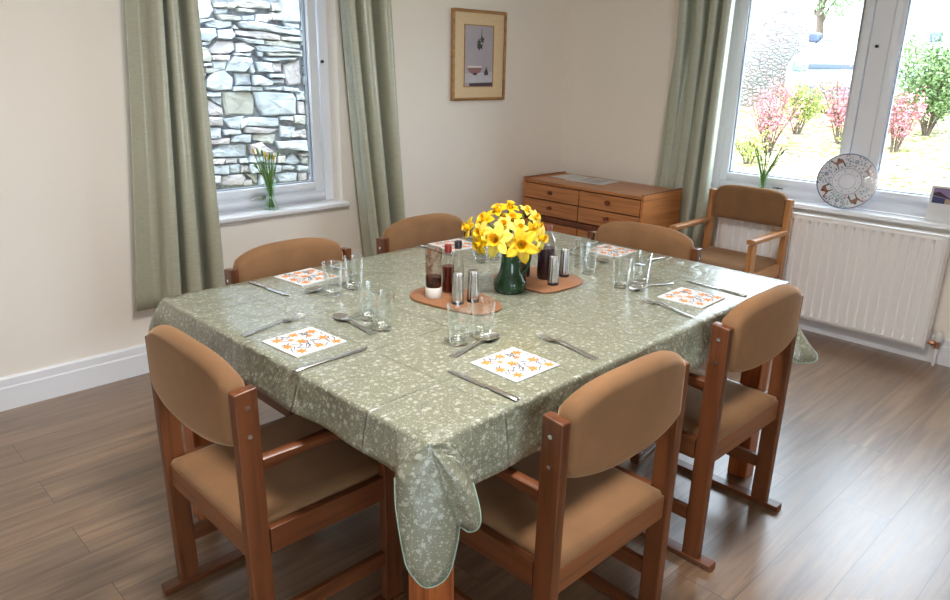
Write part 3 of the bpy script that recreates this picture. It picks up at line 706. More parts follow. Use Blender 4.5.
# ------------------------------------------------------------------ chest of drawers
DX0, DX1, DY0, DY1, DZ = -.505, -.07, -1.05, -.085, .718
ch = empty('chest_of_drawers', (DX1, (DY0+DY1)/2, 0), 0, 'low teak chest of drawers standing in the corner under blank cream wall', 'chest of drawers')
dx = DX0-DX1; hw = (DY1-DY0)/2
MB().box(dx+.012, -.006, -hw+.018, hw-.018, .06, .70).build('carcass', M['dresser_dark'], ch)
for s in (-1, 1):
    MB().box(dx, 0, s*hw-(.018 if s > 0 else 0), s*hw+(0 if s > 0 else .018), 0, DZ+.006).build('side_panel', M['dresser'], ch, bevel=.002)
    MB().box(dx-.001, 0, s*(hw-.009)-.009, s*(hw-.009)+.009, DZ+.0062, DZ+.009).build('top_edge_strip', M['dresser_dark'], ch)
MB().box(dx-.004, 0, -hw+.018, hw-.018, DZ-.018, DZ).build('chest_top', M['dresser_h'], ch, bevel=.002)
MB().box(dx+.03, -.02, -hw+.02, hw-.02, 0, .06).build('plinth', M['dresser_dark'], ch)
def drawer(y0, y1, z0, z1, kz, name='drawer'):
    d = MB().box(dx-.004, dx+.012, y0, y1, z0, z1).build(name, M['dresser_h'], ch, bevel=.0015)
    yc = (y0+y1)/2
    MB().tube([(dx-.004, yc, kz), (dx-.012, yc, kz), (dx-.014, yc, kz), (dx-.026, yc, kz)], [.009, .009, .019, .016], 16, flat=.72).build('knob', M['dresser_dark'], d, smooth=True)
for y0, y1 in ((-hw+.022, -.0045), (.0045, hw-.022)):
    drawer(y0, y1, .598, .692, .65); drawer(y0, y1, .494, .589, .548)
    drawer(y0, y1, .27, .445, .40, 'lower_drawer'); drawer(y0, y1, .075, .262, .2, 'lower_drawer')
MB().box(dx-.003, dx+.012, -hw+.018, hw-.018, .452, .486).build('recess_band', M['dresser_dark'], ch, bevel=.002)  # recess between the drawers drawn as a flush strip, its shade in the colour
# papers on it
def sheet(name, c, sx, sy, rz, z, label, cat, tilt=0.):
    o = MB().box(-sx/2, sx/2, -sy/2, sy/2, 0, .004)
    e = o.build(name, M['paper'], None, bevel=.0005); e.location = (c[0], c[1], z); e.rotation_euler = (0, 0, rz)
    return tag(e, label, cat)
mg = sheet('magazine', (-.235, -.46), .21, .297, R(6), DZ+.0003, 'white magazine with grey print on the chest of drawers', 'magazine')
MB().box(-.09, .07, -.10, .0, .0041, .0045).box(-.06, .09, .02, .06, .0041, .0045).build('cover_print', M['pale_grey_print'], mg)
lf_ = sheet('leaflet', (-.215, -.245), .20, .15, R(-8), DZ+.0003, 'white leaflet lying left of the magazine on the chest of drawers', 'leaflet')

# ------------------------------------------------------------------ framed picture
pc = empty('framed_picture', (-.884, -.001, 1.237), 0, 'small still life print in a pale wooden frame on the wall', 'picture')
w_, h_ = .461, .529; b_ = .016
m = MB()
for x0, x1, z0, z1 in ((-w_/2, -w_/2+b_, 0, h_), (w_/2-b_, w_/2, 0, h_), (-w_/2+b_, w_/2-b_, 0, b_), (-w_/2+b_, w_/2-b_, h_-b_, h_)): m.box(x0, x1, -.026, 0, z0, z1)
m.build('frame', M['frame'], pc, bevel=.003)
MB().box(-w_/2+b_, w_/2-b_, -.014, -.004, b_, h_-b_).build('mount', M['mat'], pc)
ix0, ix1, iz0, iz1 = -.125, .117, .084, .440
paint = [plain('art_lilac_grey', srgb(176, 168, 176), .6, var=.06, vscale=8), plain('art_pale_shelf', srgb(196, 192, 200), .6, var=.08, vscale=30), plain('art_dark', srgb(70, 58, 66), .6),
         plain('art_green', srgb(66, 78, 56), .6), plain('art_pink', srgb(150, 108, 108), .6), plain('art_white', srgb(222, 216, 214), .6)]
m = MB().box(ix0, ix1, -.0155, -.014, iz0, iz1, 0)
fl = lambda poly, mi, d=.0004: m.prismf(poly, lambda a, q: (a, -.0155, q), lambda a, q: (a, -.0155-d, q), mi)
fl([(ix0, iz0+.02), (ix1, iz0+.025), (ix1, iz0+.085), (ix0, iz0+.075)], 1)
fl([(ix0+.04, iz0), (ix1, iz0), (ix1, iz0+.022), (ix0+.04, iz0+.017)], 2, .0006)
fl([(-.105+.13*t, .20-(.045*(1-(2*t-1)**2)**.5)) for t in [i/12 for i in range(13)]]+[(.025, .205), (-.105, .205)], 4, .0008)
fl([(-.105, .205), (.025, .205), (.02, .195), (-.10, .193)], 5, .0010)
fl([(-.055, .15), (-.02, .15), (-.025, .165), (-.05, .165)], 2, .0009)
fl([(.045, .15), (.075, .15), (.08, .165), (.068, .185), (.062, .20), (.055, .185), (.042, .165)], 2, .0008)
rr = random.Random(4)
for k in range(9):
    a = rr.uniform(0, 6.28); cx = .01+rr.uniform(-.02, .02); cz = .345+rr.uniform(-.045, .03)
    fl([(cx+.018*cos(q+a)*(1 if i % 2 else .6), cz+.022*sin(q+a)*(1 if i % 2 else .5)) for i, q in enumerate([k2*pi/4 for k2 in range(8)])], 3 if k % 3 else 2, .0006+.0001*k)
fl([(.012, .37), (.018, .37), (.02, .425), (.016, .425)], 3)
m.build('print', paint, pc)
m = MB()
for x0, x1, z0, z1 in ((ix0-.006, ix0, iz0-.006, iz1+.006), (ix1, ix1+.006, iz0-.006, iz1+.006), (ix0, ix1, iz0-.006, iz0), (ix0, ix1, iz1, iz1+.006)): m.box(x0, x1, -.018, -.014, z0, z1)
m.build('inner_slip', M['frame'], pc)

# ------------------------------------------------------------------ chairs
def make_chair(kind):
    """origin on the floor between the rear posts, facing +y"""
    t = empty('dining_chair' if kind == 'arch' else 'armchair', cat='chair')
    wd = M['chairwood'] if kind == 'arch' else M['oak']; wy = M['chairwood_y'] if kind == 'arch' else M['oak_y']; wx = M['chairwood_x'] if kind == 'arch' else M['oak_y']; W = .2445; D = .385
    for s in (-1, 1):
        a0, a1 = (s*W-.028, s*W) if s > 0 else (s*W, s*W+.028)
        top = .777
        p = MB().hexa([(a0, -.0275, .02), (a1, -.0275, .02), (a1, .0275, .02), (a0, .0275, .02), (a0, -.034, top-.006), (a1, -.034, top-.006), (a1, .021, top), (a0, .021, top)])
        po = p.build('rear_post', wd, t, bevel=.004)
        for z in (.735, .665): MB().tube([(s*W, -.005, z), (s*(W+.0025), -.005, z)], .0055, 12).build('bolt_head', M['steel'], po, smooth=True)
        zf = .575
        fx0, fx1 = (s*W-.028, s*W) if s > 0 else (s*W, s*W+.028)
        MB().box(fx0, fx1, D-.0275, D+.0275, .02, zf).build('front_leg', wd, t, bevel=.004)
        c = s*(W-.014)
        MB().hexa([(c-.014, -.075, 0), (c+.014, -.075, 0), (c+.014, D+.028, 0), (c-.014, D+.028, 0), (c-.022, -.072, .022), (c+.022, -.072, .022), (c+.022, D+.0275, .022), (c-.022, D+.0275, .022)]).build('floor_runner', wy, t, bevel=.003)
        MB().box(c-.009, c+.009, .0275, D-.0275, .135, .178).build('side_stretcher', wy, t, bevel=.002)
        MB().box(c-.011, c+.011, .0275, D-.0275, .345, .412).build('side_rail', wy, t, bevel=.003)
        # arm: slim at the post, broad and rounded in front
        rings = []
        for q in range(11):
            u = q/10; y = .022+(D+.0275-.022)*u
            hwid = (.014+.012*sm(.1, .7, u)) if kind == 'arch' else .0225
            th = .020+.016*(1-sm(0, .35, u)) if kind == 'arch' else .026
            z1 = .602 if kind == 'arch' else .607
            z0 = z1-th
            cc = c+s*(.006 if kind == 'arch' else 0)*u
            rings.append([(cc-hwid, y, z0+.004), (cc-hwid+.004, y, z0), (cc+hwid-.004, y, z0), (cc+hwid, y, z0+.004), (cc+hwid, y, z1-.004), (cc+hwid-.005, y, z1), (cc-hwid+.005, y, z1), (cc-hwid, y, z1-.004)])
        MB().loft(rings).build('armrest', wy, t, smooth=True, angle=50)
    MB().box(-W+.028, W-.028, -.020, -.002, .338, .402).build('rear_apron', wx, t, bevel=.002)
    MB().box(-W+.028, W-.028, D-.012, D+.010, .335, .40).build('front_apron', wx, t, bevel=.003)
    # seat cushion
    x0 = W-.030; m = MB(); rows = []
    ny, nx = 14, 14
    ys = [-.018, -.010]+[-.002+(D+.022)*i/ny for i in range(ny+1)]+[D+.028, D+.034]
    def zt(x, y):
        u = abs(x)/x0; v = min(1, max(0, (y+.018)/(D+.052)))
        edge = min(1, (1-u)/.14, max(v, .0)/.10, (1-v)/.14); edge = max(0, edge)
        return .404+(.024 if kind == 'arch' else .034)*sqrt(max(0, 1-(1-edge)**2))+.010*v
    xs = [-x0+2*x0*(i/nx) for i in range(nx+1)]; xs = [xs[0], -x0+.006]+xs[1:-1]+[x0-.006, xs[-1]]
    topr = [[(x, y, zt(x, y)) for x in xs] for y in ys]
    rings = [[(x, y, .395) for x in reversed(xs)]+r for y, r in zip(ys, topr)]
    m.loft(rings, True).build('seat', M['velour'], t, smooth=True, angle=70)
    # backrest pad: rounded slab bowed backwards
    x1 = W-.029; N_ = 32; rings = []
    for i in range(N_+1):
        u = -1+2*i/N_; x = x1*u; au = abs(u)
        if kind == 'arch':
            zt_ = .786+.050*(1-au**3)**.75; zb = .606+.030*au**3
        else:
            zt_ = .757+.056*(1-au**5)**.5; zb = .612-.004*(1-au*au)
        yc = -.014-.014*(1-u*u); th = .029 if kind == 'arch' else .027
        e = 1-max(0, (au-.94)/.06)**2; e = sqrt(max(0, e))
        th = .016+(th-.016)*e; cut = .014*(1-e); zt_ -= cut; zb += cut
        h = zt_-zb; r_ = min(th, h*.4); ring = []
        for cz_, sg in ((zt_-r_, 1), (zb+r_, -1)):
            for k in range(9):
                a = (k/8)*pi if sg > 0 else pi+(k/8)*pi
                ring.append((x, yc-th*cos(a), cz_+r_*sin(a)))
        rings.append(ring)
    MB().loft(rings).build('backrest', M['velour'], t, smooth=True, angle=60)
    return t
proto = make_chair('arch')
CH = [((-3.585, -1.835), -90, 'tan upholstered chair at the left end of the table, its back turned to the camera'),
      ((-2.957, -2.600), 0, 'nearest chair on the front side of the table, beside the hanging corner of the cloth'),
      ((-2.181, -2.552), 0, 'right one of the two front chairs, all its floor runners showing on the pale floor'),
      ((-2.932, -1.160), 180, 'chair at the back of the table under the stone wall window'),
      ((-2.256, -1.115), 180, 'chair at the back of the table between the curtain and the daffodils'),
      ((-1.685, -1.812), 98.9, 'chair at the far right end of the table in front of the chest of drawers')]
for i, ((x, y), a, lab) in enumerate(CH):
    place(proto, i == 0, (x, y, 0), R(a), lab, 'arched back chairs around the table')
arm = make_chair('square'); arm.location = (-.205, -1.557, 0); arm.rotation_euler = (0, 0, R(90))
arm['label'] = 'lighter oak armchair with a square back standing against the radiator under the garden window'

# ------------------------------------------------------------------ table and cloth
TC = (-2.602, -1.8615); TR = .01536
HX, HY = .8355, .6165
tb = empty('dining_table', (TC[0], TC[1], 0), TR, 'large wooden dining table hidden under the green floral cloth', 'table')
MB().box(-.828, .828, -.609, .609, .722, .751).build('tabletop', M['tablewood'], tb, bevel=.003)
for sx in (-1, 1):
    for sy in (-1, 1):
        cx, cy_ = sx*.782, sy*.563
        MB().box(cx-.036, cx+.036, cy_-.036, cy_+.036, 0, .7215).build('leg', M['tablewood'], tb, bevel=.004)
for sy in (-1, 1): MB().box(-.745, .745, sy*.565-.011, sy*.565+.011, .63, .7215).build('apron', M['tablewood'], tb)
for sx in (-1, 1): MB().box(sx*.785-.011, sx*.785+.011, -.526, .526, .63, .7215).build('apron', M['tablewood'], tb)

def w2l(p):
    x, y = p[0]-TC[0], p[1]-TC[1]
    return Vector((x*cos(TR)+y*sin(TR), -x*sin(TR)+y*cos(TR), p[2]))
ZC = .755
fanF = [w2l(p) for p in [(-3.466, -2.432, .672), (-3.481, -2.453, .62), (-3.482, -2.475, .53), (-3.475, -2.485, .487), (-3.448, -2.505, .445), (-3.406, -2.524, .462), (-3.382, -2.526, .535), (-3.366, -2.515, .553), (-3.350, -2.525, .540), (-3.345, -2.548, .560), (-3.340, -2.546, .593), (-3.328, -2.512, .640)]]
cR = Vector((-1.728, -2.512))
fanR = [(-1.86, -2.50, .632), (-1.82, -2.515, .585)]+[(cR.x+(.072)*cos(a), cR.y+.072*sin(a), .505+.02*cos(a-1.2)) for a in [R(q) for q in (195, 225, 255, 285, 315, 345, 15, 45, 75, 100)]]+[(-1.742, -2.40, .60), (-1.738, -2.35, .645)]
fanR = [w2l(p) for p in fanR]
def corner(cx, cy_, a0, a1):     # small fold at a hidden corner
    out = []
    for k in range(9):
        q = a0+(a1-a0)*k/8; f = sin(pi*k/8)
        out.append(Vector((cx+(.022+.03*f)*cos(q), cy_+(.022+.03*f)*sin(q), ZC-.095-.055*f)))
    return out
fanB = corner(HX, HY, R(0), R(90)); fanL = corner(-HX, HY, R(90), R(180))
I = .008; gx, gy = 44, 34
mc = MB(); uvs = []
for j in range(gy+1):
    for i in range(gx+1):
        x = -HX+I+(2*HX-2*I)*i/gx; y = -HY+I+(2*HY-2*I)*j/gy
        mc.v.append((x, y, ZC)); uvs.append((x, y))
gi = lambda i, j: j*(gx+1)+i
for j in range(gy):
    for i in range(gx): mc.f.append([gi(i, j), gi(i+1, j), gi(i+1, j+1), gi(i, j+1)]); mc.m.append(0)
per = []   # (grid index, top xy, normal, hem point, fan?)
def edge(idx, n, drop, ph):
    for c, gidx in enumerate(idx):
        x, y = uvs[gidx]; t = c/(len(idx)-1)
        d = drop(t); o = (.020 if n[0] <= 0 else .009)+.007*sin(ph+x*13+y*11)+.004*sin(x*31+y*27)
        per.append((gidx, (x, y), n, Vector((x+n[0]*(o+I), y+n[1]*(o+I), ZC-d)), False))
def fan(gidx, a0, a1, hems, k):
    x, y = uvs[gidx]; pts = catmull(hems, k)
    for c, h in enumerate(pts):
        q = a0+(a1-a0)*c/(len(pts)-1); per.append((gidx, (x, y), (cos(q), sin(q)), h, True))
fan(gi(0, 0), R(180), R(270), fanF, 4)
edge([gi(i, 0) for i in range(2, gx-1)], (0, -1), lambda t: .125+.006*sin(t*9), .3)
fan(gi(gx, 0), R(270), R(360), fanR, 4)
edge([gi(gx, j) for j in range(2, gy-1)], (1, 0), lambda t: .11+.004*sin(t*7), .8)
fan(gi(gx, gy), 0, R(90), fanB, 3)
edge([gi(i, gy) for i in range(gx-2, 1, -1)], (0, 1), lambda t: .10+.005*sin(t*8), .1)
fan(gi(0, gy), R(90), R(180), fanL, 3)
edge([gi(0, j) for j in range(gy-2, 1, -1)], (-1, 0), lambda t: .097-.012*t+.004*sin(t*9), .5)
# the grid boundary is finer than the skirt near corners: repair with the skipped boundary vertices
T = [0.0, .06, .16, .30, .45, .60, .74, .87, 1.0]
NP = len(per); rings_i = []
base_i = [p[0] for p in per]
r_idx = []
for (off, dz) in ((.0055, -.0022), (.0078, -.0085)):
    row = []
    for gidx, (x, y), n, h, fn in per:
        row.append(len(mc.v)); mc.v.append((x+n[0]*off, y+n[1]*off, ZC+dz)); uvs.append((x+n[0]*(off+abs(dz)), y+n[1]*(off+abs(dz))))
    r_idx.append(row)
for t in T[1:]:
    row = []
    for c, (gidx, (x, y), n, h, fn) in enumerate(per):
        s0 = Vector((x+n[0]*.0078, y+n[1]*.0078, ZC-.0085)); p = s0.lerp(h, t)
        if fn:
            isR = x > 0 and y < 0
            e_ = t**1.7 if isR else t
            if (x > 0 and y < 0): p.x = s0.x+(h.x-s0.x)*e_; p.y = s0.y+(h.y-s0.y)*e_
            p += Vector((n[0], n[1], 0))*.012*sin(pi*t)*(0 if isR else 1)
        L_ = (h-s0).length*t+.016
        row.append(len(mc.v)); mc.v.append(tuple(p)); uvs.append((x+n[0]*L_, y+n[1]*L_))
    r_idx.append(row)
allr = [base_i]+r_idx
for a, b in zip(allr, allr[1:]):
    for c in range(NP):
        d = (c+1) % NP
        f = [a[c], b[c], b[d], a[d]]
        if a[c] == a[d]: f = [a[c], b[c], b[d]]
        mc.f.append(f); mc.m.append(0)
# small closing triangles between the corner grid vertices skipped by the edges
for tri in ((gi(0, 0), gi(1, 0), gi(2, 0)), (gi(gx-2, 0), gi(gx-1, 0), gi(gx, 0)), (gi(gx, 0), gi(gx, 1), gi(gx, 2)), (gi(gx, gy-2), gi(gx, gy-1), gi(gx, gy)),
            (gi(gx, gy), gi(gx-1, gy), gi(gx-2, gy)), (gi(2, gy), gi(1, gy), gi(0, gy)), (gi(0, gy), gi(0, gy-1), gi(0, gy-2)), (gi(0, 2), gi(0, 1), gi(0, 0))):
    pass
mc.uv = uvs
cl = mc.build('tablecloth', M['cloth'], None, smooth=True, solid=.0012, angle=180)
cl.location = (TC[0], TC[1], 0); cl.rotation_euler = (0, 0, TR)
tag(cl, 'sage green tablecloth with small white flowers, its corners hanging down', 'tablecloth')
nF = (len(fanF)-1)*4+1; iR = nF+len(range(2, gx-1))
for a_, b_ in ((0, nF), (iR, iR+(len(fanR)-1)*4+1)): MB().tube([p[3] for p in per[a_:b_]], .0018, 6).build('hem_piping', M['piping'], cl, smooth=True)

# ------------------------------------------------------------------ place settings
ZT = ZC+.0010
def star(cx, cy_, r, n, ph, inner=.42):
    return [(cx+(r if k % 2 == 0 else r*inner)*cos(ph+k*pi/n), cy_+(r if k % 2 == 0 else r*inner)*sin(ph+k*pi/n)) for k in range(2*n)]
def make_napkin():
    rr = random.Random(5); a = .0775
    m = MB().box(-a, a, -a, a, 0, .0032, 0)
    q = 0
    for k in range(60):
        x, y = rr.uniform(-a*.9, a*.9), rr.uniform(-a*.9, a*.9); an = rr.choice((.6, .9, 2.2, 1.2)); L_ = rr.uniform(.020, .036); w = .0019
        p0 = (x, y); p1 = (x+L_*cos(an), y+L_*sin(an))
        if max(abs(p1[0]), abs(p1[1])) > a*.97: continue
        nx, ny = -sin(an)*w, cos(an)*w; q += 1
        m.prism([(p0[0]-nx*.4, p0[1]-ny*.4), (p1[0]-nx, p1[1]-ny), (p1[0]+nx, p1[1]+ny), (p0[0]+nx*.4, p0[1]+ny*.4)], .0032, .00335, 2)
    for k, (x, y) in enumerate(((-.05, .05), (.005, .055), (.055, .045), (-.055, -.005), (-.005, .005), (.05, -.012), (-.045, -.052), (.01, -.05), (.058, -.06), (-.02, .03), (.03, .022))):
        r_ = .0195 if k < 9 else .012
        m.prism([(min(a*.99, max(-a*.99, px)), min(a*.99, max(-a*.99, py))) for px, py in star(x, y, r_, 6, k*.7)], .0032, .0035, 1)
    return m.build('paper_napkin', [M['paper'], M['orange_print'], M['grey_print']])
nap = make_napkin(); tag(nap, 'x', 'napkin')
SPOT = ['at the left end of the table', 'at the front left place', 'at the front right place', 'at the back place under the stone wall window', 'at the back place behind the sauce bottles', 'at the far right end of the table']
NP_ = [((-3.318, -1.868), 4), ((-3.018, -2.334), 0), ((-2.197, -2.338), 2), ((-2.99, -1.35), 6), ((-2.295, -1.335), -4), ((-1.888, -1.802), 3)]
for i, ((x, y), a) in enumerate(NP_):
    place(nap, i == 0, (x, y, ZT), R(a), 'folded white paper napkin with orange flowers '+SPOT[i], 'floral napkins')

def flat_ring(x, w, t, z, cy_=0.):      # elliptic cross-section across y
    return [(x, cy_+w*cos(a), z+t+t*sin(a)) for a in [2*pi*k/10 for k in range(10)]]
def make_fork():
    m = MB(); st = [(0, .0095, .0012, 0), (.004, .0115, .0014, .0), (.03, .0105, .0014, .001), (.07, .0070, .0014, .004), (.11, .0042, .0016, .009), (.130, .0048, .0016, .010), (.142, .0100, .0013, .0075), (.150, .0125, .0011, .0045), (.158, .0130, .0010, .0025)]
    m.loft([flat_ring(*s) for s in st])
    r = empty('fork', cat='fork'); m.build('handle', M['steel'], r, smooth=True, angle=70)
    t = MB()
    for k in range(4):
        y = -.0105+.007*k
        t.loft([flat_ring(x, w, .0009, z, y) for x, w, z in ((.156, .0024, .0022), (.172, .0021, .0012), (.19, .0018, .004), (.205, .0009, .010))])
    t.build('tines', M['steel'], r, smooth=True, angle=70); return r
def make_knife():
    r = empty('table_knife', cat='knife'); m = MB()
    m.loft([flat_ring(*s) for s in ((0, .006, .002, 0), (.004, .0095, .003, 0), (.03, .0092, .0032, 0), (.08, .0072, .003, 0), (.098, .006, .0025, .0006))]).build('handle', M['steel'], r, smooth=True, angle=70)
    b = MB().loft([flat_ring(x, w, .0008, .0016, c) for x, w, c in ((.096, .006, 0), (.106, .0085, 0), (.16, .0092, 0), (.20, .0085, .0004), (.214, .0055, .003), (.221, .001, .0065))])
    b.build('blade', M['steel'], r, smooth=True, angle=70); return r
def make_spoon():
    r = empty('spoon', cat='spoon'); m = MB()
    m.loft([flat_ring(*s) for s in ((0, .0085, .0012, 0), (.004, .0105, .0014, .0), (.03, .0095, .0014, .001), (.07, .0062, .0014, .004), (.11, .0040, .0016, .009), (.132, .0045, .0014, .009))]).build('handle', M['steel'], r, smooth=True, angle=70)
    b = MB(); rings = []; n = 12
    for k in range(13):
        t = k/12; x = .128+.066*t; w = max(.0012, .0205*sqrt(max(0, 1-((t-.46)/.56)**2)) if t > .08 else .0045+.09*t); dpt = .0085*sin(pi*min(1, max(0, t)))**.8
        zr = .0105-.001*t
        up = [(x, w*(-1+2*i/n), zr-dpt*(1-(-1+2*i/n)**2)) for i in range(n+1)]
        lo = [(p[0], p[1], p[2]-.0011) for p in reversed(up)]
        rings.append(up+lo)
    b.loft(rings).build('bowl', M['steel'], r, smooth=True, angle=60); return r
def lay(proto, first, p0, p1, L_, label, group):
    a = Vector(p0); b = Vector(p1); d = (b-a).normalized(); c = (a+b)/2-d*L_/2
    return place(proto, first, (c.x, c.y, ZT), math.atan2(d.y, d.x), label, group)
fk, kn, spn = make_fork(), make_knife(), make_spoon()
FK = [((-3.428, -1.727), (-3.203, -1.690)), ((-2.840, -2.455), (-2.822, -2.232)), ((-2.372, -2.452), (-2.330, -2.230)), ((-2.845, -1.255), (-2.862, -1.47)), ((-2.165, -1.25), (-2.17, -1.46)), ((-1.80, -1.985), (-2.01, -2.005))]
KN = [((-3.441, -2.016), (-3.214, -2.010)), ((-3.160, -2.478), (-3.162, -2.254)), ((-2.045, -2.450), (-2.036, -2.226)), ((-3.160, -1.276), (-3.144, -1.502)), ((-2.405, -1.25), (-2.412, -1.475)), ((-1.790, -1.675), (-2.01, -1.690))]
SP = [((-3.150, -1.945), (-3.142, -1.745)), ((-3.103, -2.197), (-2.904, -2.168)), ((-2.100, -2.205), (-2.285, -2.168)), ((-2.90, -1.487), (-3.096, -1.508)), ((-2.15, -1.51), (-2.34, -1.50)), ((-2.047, -1.735), (-2.050, -1.90))]
for i in range(6):
    lay(fk, i == 0, *FK[i], .207, 'steel fork beside the napkin '+SPOT[i], 'forks on the table')
    lay(kn, i == 0, *KN[i], .222, 'steel table knife beside the napkin '+SPOT[i], 'knives on the table')
    lay(spn, i == 0, *SP[i], .197, 'steel dessert spoon above the napkin '+SPOT[i], 'spoons on the table')

def make_tumbler():
    H = .105; prof = [(.0, .0), (.022, .0), (.0245, .003), (.0252, .018), (.0275, .05), (.0300, .085), (.0322, H), (.0308, H+.0005)]
    inn = [(.0296, H-.004), (.0278, .085), (.0252, .05), (.0226, .016), (.018, .0125), (0, .012)]
    m = MB(); n = 50
    rings = []
    for r, z in prof+inn:
        k = 1 if .012 < z < .09 else 0
        rings.append([(r*(1+.030*k*cos(10*a))*cos(a), r*(1+.030*k*cos(10*a))*sin(a), z) for a in [2*pi*q/n for q in range(n)]])
    m.loft(rings, False); return m.build('water_glass', M['glass'], smooth=True, angle=60)
tg = make_tumbler(); tag(tg, 'x', 'glass')
G = [((-3.105, -1.925), 'clear glass tumbler nearer the sauce board of the pair beside the left end spoon'), ((-3.085, -1.835), 'clear glass tumbler nearer the stone wall window of the pair beside the left end spoon'),
     ((-3.022, -2.138), 'left one of the two clear glass tumblers in front of the sauce bottles'), ((-2.948, -2.152), 'right one of the two clear glass tumblers in front of the sauce bottles'),
     ((-2.272, -2.118), 'left one of the two clear glass tumblers beside the front right place'), ((-2.176, -2.132), 'right one of the two clear glass tumblers beside the front right place'),
     ((-3.035, -1.578), 'left one of the two clear glass tumblers beside the place under the stone wall window'), ((-2.945, -1.562), 'right one of the two clear glass tumblers beside the place under the stone wall window'),
     ((-2.215, -1.94), 'clear glass tumbler just behind the right metal shaker'), ((-2.165, -1.865), 'clear glass tumbler second behind the right metal shaker, nearer the far right place'),
     ((-2.40, -1.585), 'left one of the two clear glass tumblers half hidden behind the daffodils'), ((-2.33, -1.59), 'right one of the two clear glass tumblers half hidden behind the daffodils')]
for i, ((x, y), lab) in enumerate(G): place(tg, i == 0, (x, y, ZT), i*.7, lab, 'glass tumblers')

# ------------------------------------------------------------------ centre of the table
def board(name, pts, label):
    pts = [Vector((p[0], p[1], 0)) for p in pts]; pts = pts+[pts[0]]
    loop = catmull(pts, 6)[:-1]; c = sum((p for p in loop), Vector())/len(loop)
    m = MB().loft([[(c.x+(p.x-c.x)*s_, c.y+(p.y-c.y)*s_, z) for p in loop] for s_, z in ((.985, 0), (1, .002), (1, .0055), (.985, .0072))])
    o = MB(); o.v = [(a-c.x, b-c.y, z) for a, b, z in m.v]; o.f = m.f; o.m = m.m
    ob = o.build(name, M['board'], None, smooth=True, angle=45); ob.location = (c.x, c.y, ZT)
    return tag(ob, label, 'mat')
board('table_mat', [(-2.865, -1.745), (-2.885, -1.80), (-2.865, -1.92), (-2.835, -2.012), (-2.79, -2.03), (-2.735, -2.018), (-2.700, -1.965), (-2.688, -1.88), (-2.70, -1.77), (-2.73, -1.72), (-2.82, -1.715)], 'rounded brown cork mat under the squeezy bottle and red capped sauce bottle')
board('table_mat', [(-2.525, -1.78), (-2.535, -1.88), (-2.53, -1.98), (-2.505, -2.012), (-2.44, -2.022), (-2.36, -2.02), (-2.31, -1.99), (-2.292, -1.93), (-2.30, -1.82), (-2.33, -1.765), (-2.42, -1.745), (-2.49, -1.752)], 'rounded brown cork mat under the large vinegar bottle behind the green jug')
ZB = ZT+.0074
def thing_at(name, x, y, label, cat, z=ZB): return empty(name, (x, y, z), 0, label, cat)
# squeezy bottle standing on its white cap
t = thing_at('squeezy_bottle', -2.825, -1.812, 'clear squeezy sauce bottle standing upside down on its white cap, smeared with brown sauce', 'bottle')
MB().lathe([(0, 0), (.024, 0), (.0255, .003), (.0255, .030), (.0235, .034), (0, .034)], n=28).build('cap', M['white_plastic'], t, smooth=True)
MB().lathe([(0, .0345), (.0235, .0345), (.0245, .04), (.0245, .068), (0, .069)], n=28).build('sauce', M['sauce'], t, smooth=True)
MB().lathe([(.0243, .0345), (.0252, .04), (.0252, .12), (.0262, .14), (.0255, .152), (.022, .1565), (0, .157)], n=28).build('bottle_body', M['residue'], t, smooth=True)
def bottle(name, x, y, label, H, r, neck, fill, liquid, cap, capmat, caph=.022, shoulder=.62, z=ZB):
    t = thing_at(name, x, y, label, 'bottle', z); zs = H*shoulder
    MB().lathe([(0, .0002), (r*.9, .0002), (r, .004), (r, zs), (r*.93, zs+.010), (neck*1.5, zs+(H-zs)*.42), (neck, zs+(H-zs)*.6), (neck, H-caph)], n=28).build('bottle_body', M['bottleglass'], t, smooth=True)
    f = H*fill; rr_ = r-.0015
    pr = [(0, .0015), (rr_*.93, .0015), (rr_, .005)]
    pr += [(rr_, min(f, zs)), (0, min(f, zs))]
    MB().lathe(pr, n=28).build('contents', M[liquid], t, smooth=True)
    MB().lathe([(0, H-caph), (cap, H-caph), (cap, H-.002), (cap*.9, H), (0, H)], n=24, fl=12, flam=.02).build('bottle_cap', M[capmat], t, smooth=True)
    return t
bottle('sauce_bottle', -2.752, -1.797, 'small bottle of red sauce with a dark red cap beside the upside down squeezy bottle', .152, .020, .010, .55, 'red_sauce', .0115, 'red_cap', .024)
bottle('sauce_bottle', -2.770, -1.862, 'slim bottle of dark sauce with a long neck and black cap', .178, .0185, .009, .42, 'sauce', .0115, 'dark', .022, .55)
bv = bottle('vinegar_bottle', -2.398, -1.900, 'large clear bottle half full of dark vinegar with a brown cap behind the green jug', .184, .031, .014, .58, 'vinegar', .0155, 'brown_cap', .017, .66)
bottle('sauce_bottle', -2.488, -1.862, 'brown sauce bottle half hidden directly behind the green jug', .150, .0235, .012, .60, 'sauce', .013, 'brown_cap', .018)
t = thing_at('small_jar', -2.430, -1.835, 'small black jar between the green jug and the vinegar bottle', 'jar')
MB().lathe([(0, 0), (.015, 0), (.017, .003), (.017, .07), (.013, .08), (.013, .098), (.010, .102), (0, .102)], n=20).build('jar_body', M['dark'], t, smooth=True)
def make_shaker():
    t = empty('shaker', cat='shaker')
    MB().lathe([(0, 0), (.0185, 0), (.0185, .009), (0, .009)], n=28).build('base', M['dark'], t, smooth=True)
    MB().lathe([(.0182, .009), (.0175, .03), (.0145, .09), (.0135, .096), (.012, .098), (0, .0985)], n=72, fl=12, flam=.06).build('body', M['shaker_steel'], t, smooth=True, angle=60)
    tp = MB()
    for k in range(5): tp.tube([(.005*cos(k*1.256), .005*sin(k*1.256), .098), (.005*cos(k*1.256), .005*sin(k*1.256), .0990)], .0009, 6)
    tp.build('pouring_holes', M['dark'], t); return t
sh = make_shaker()
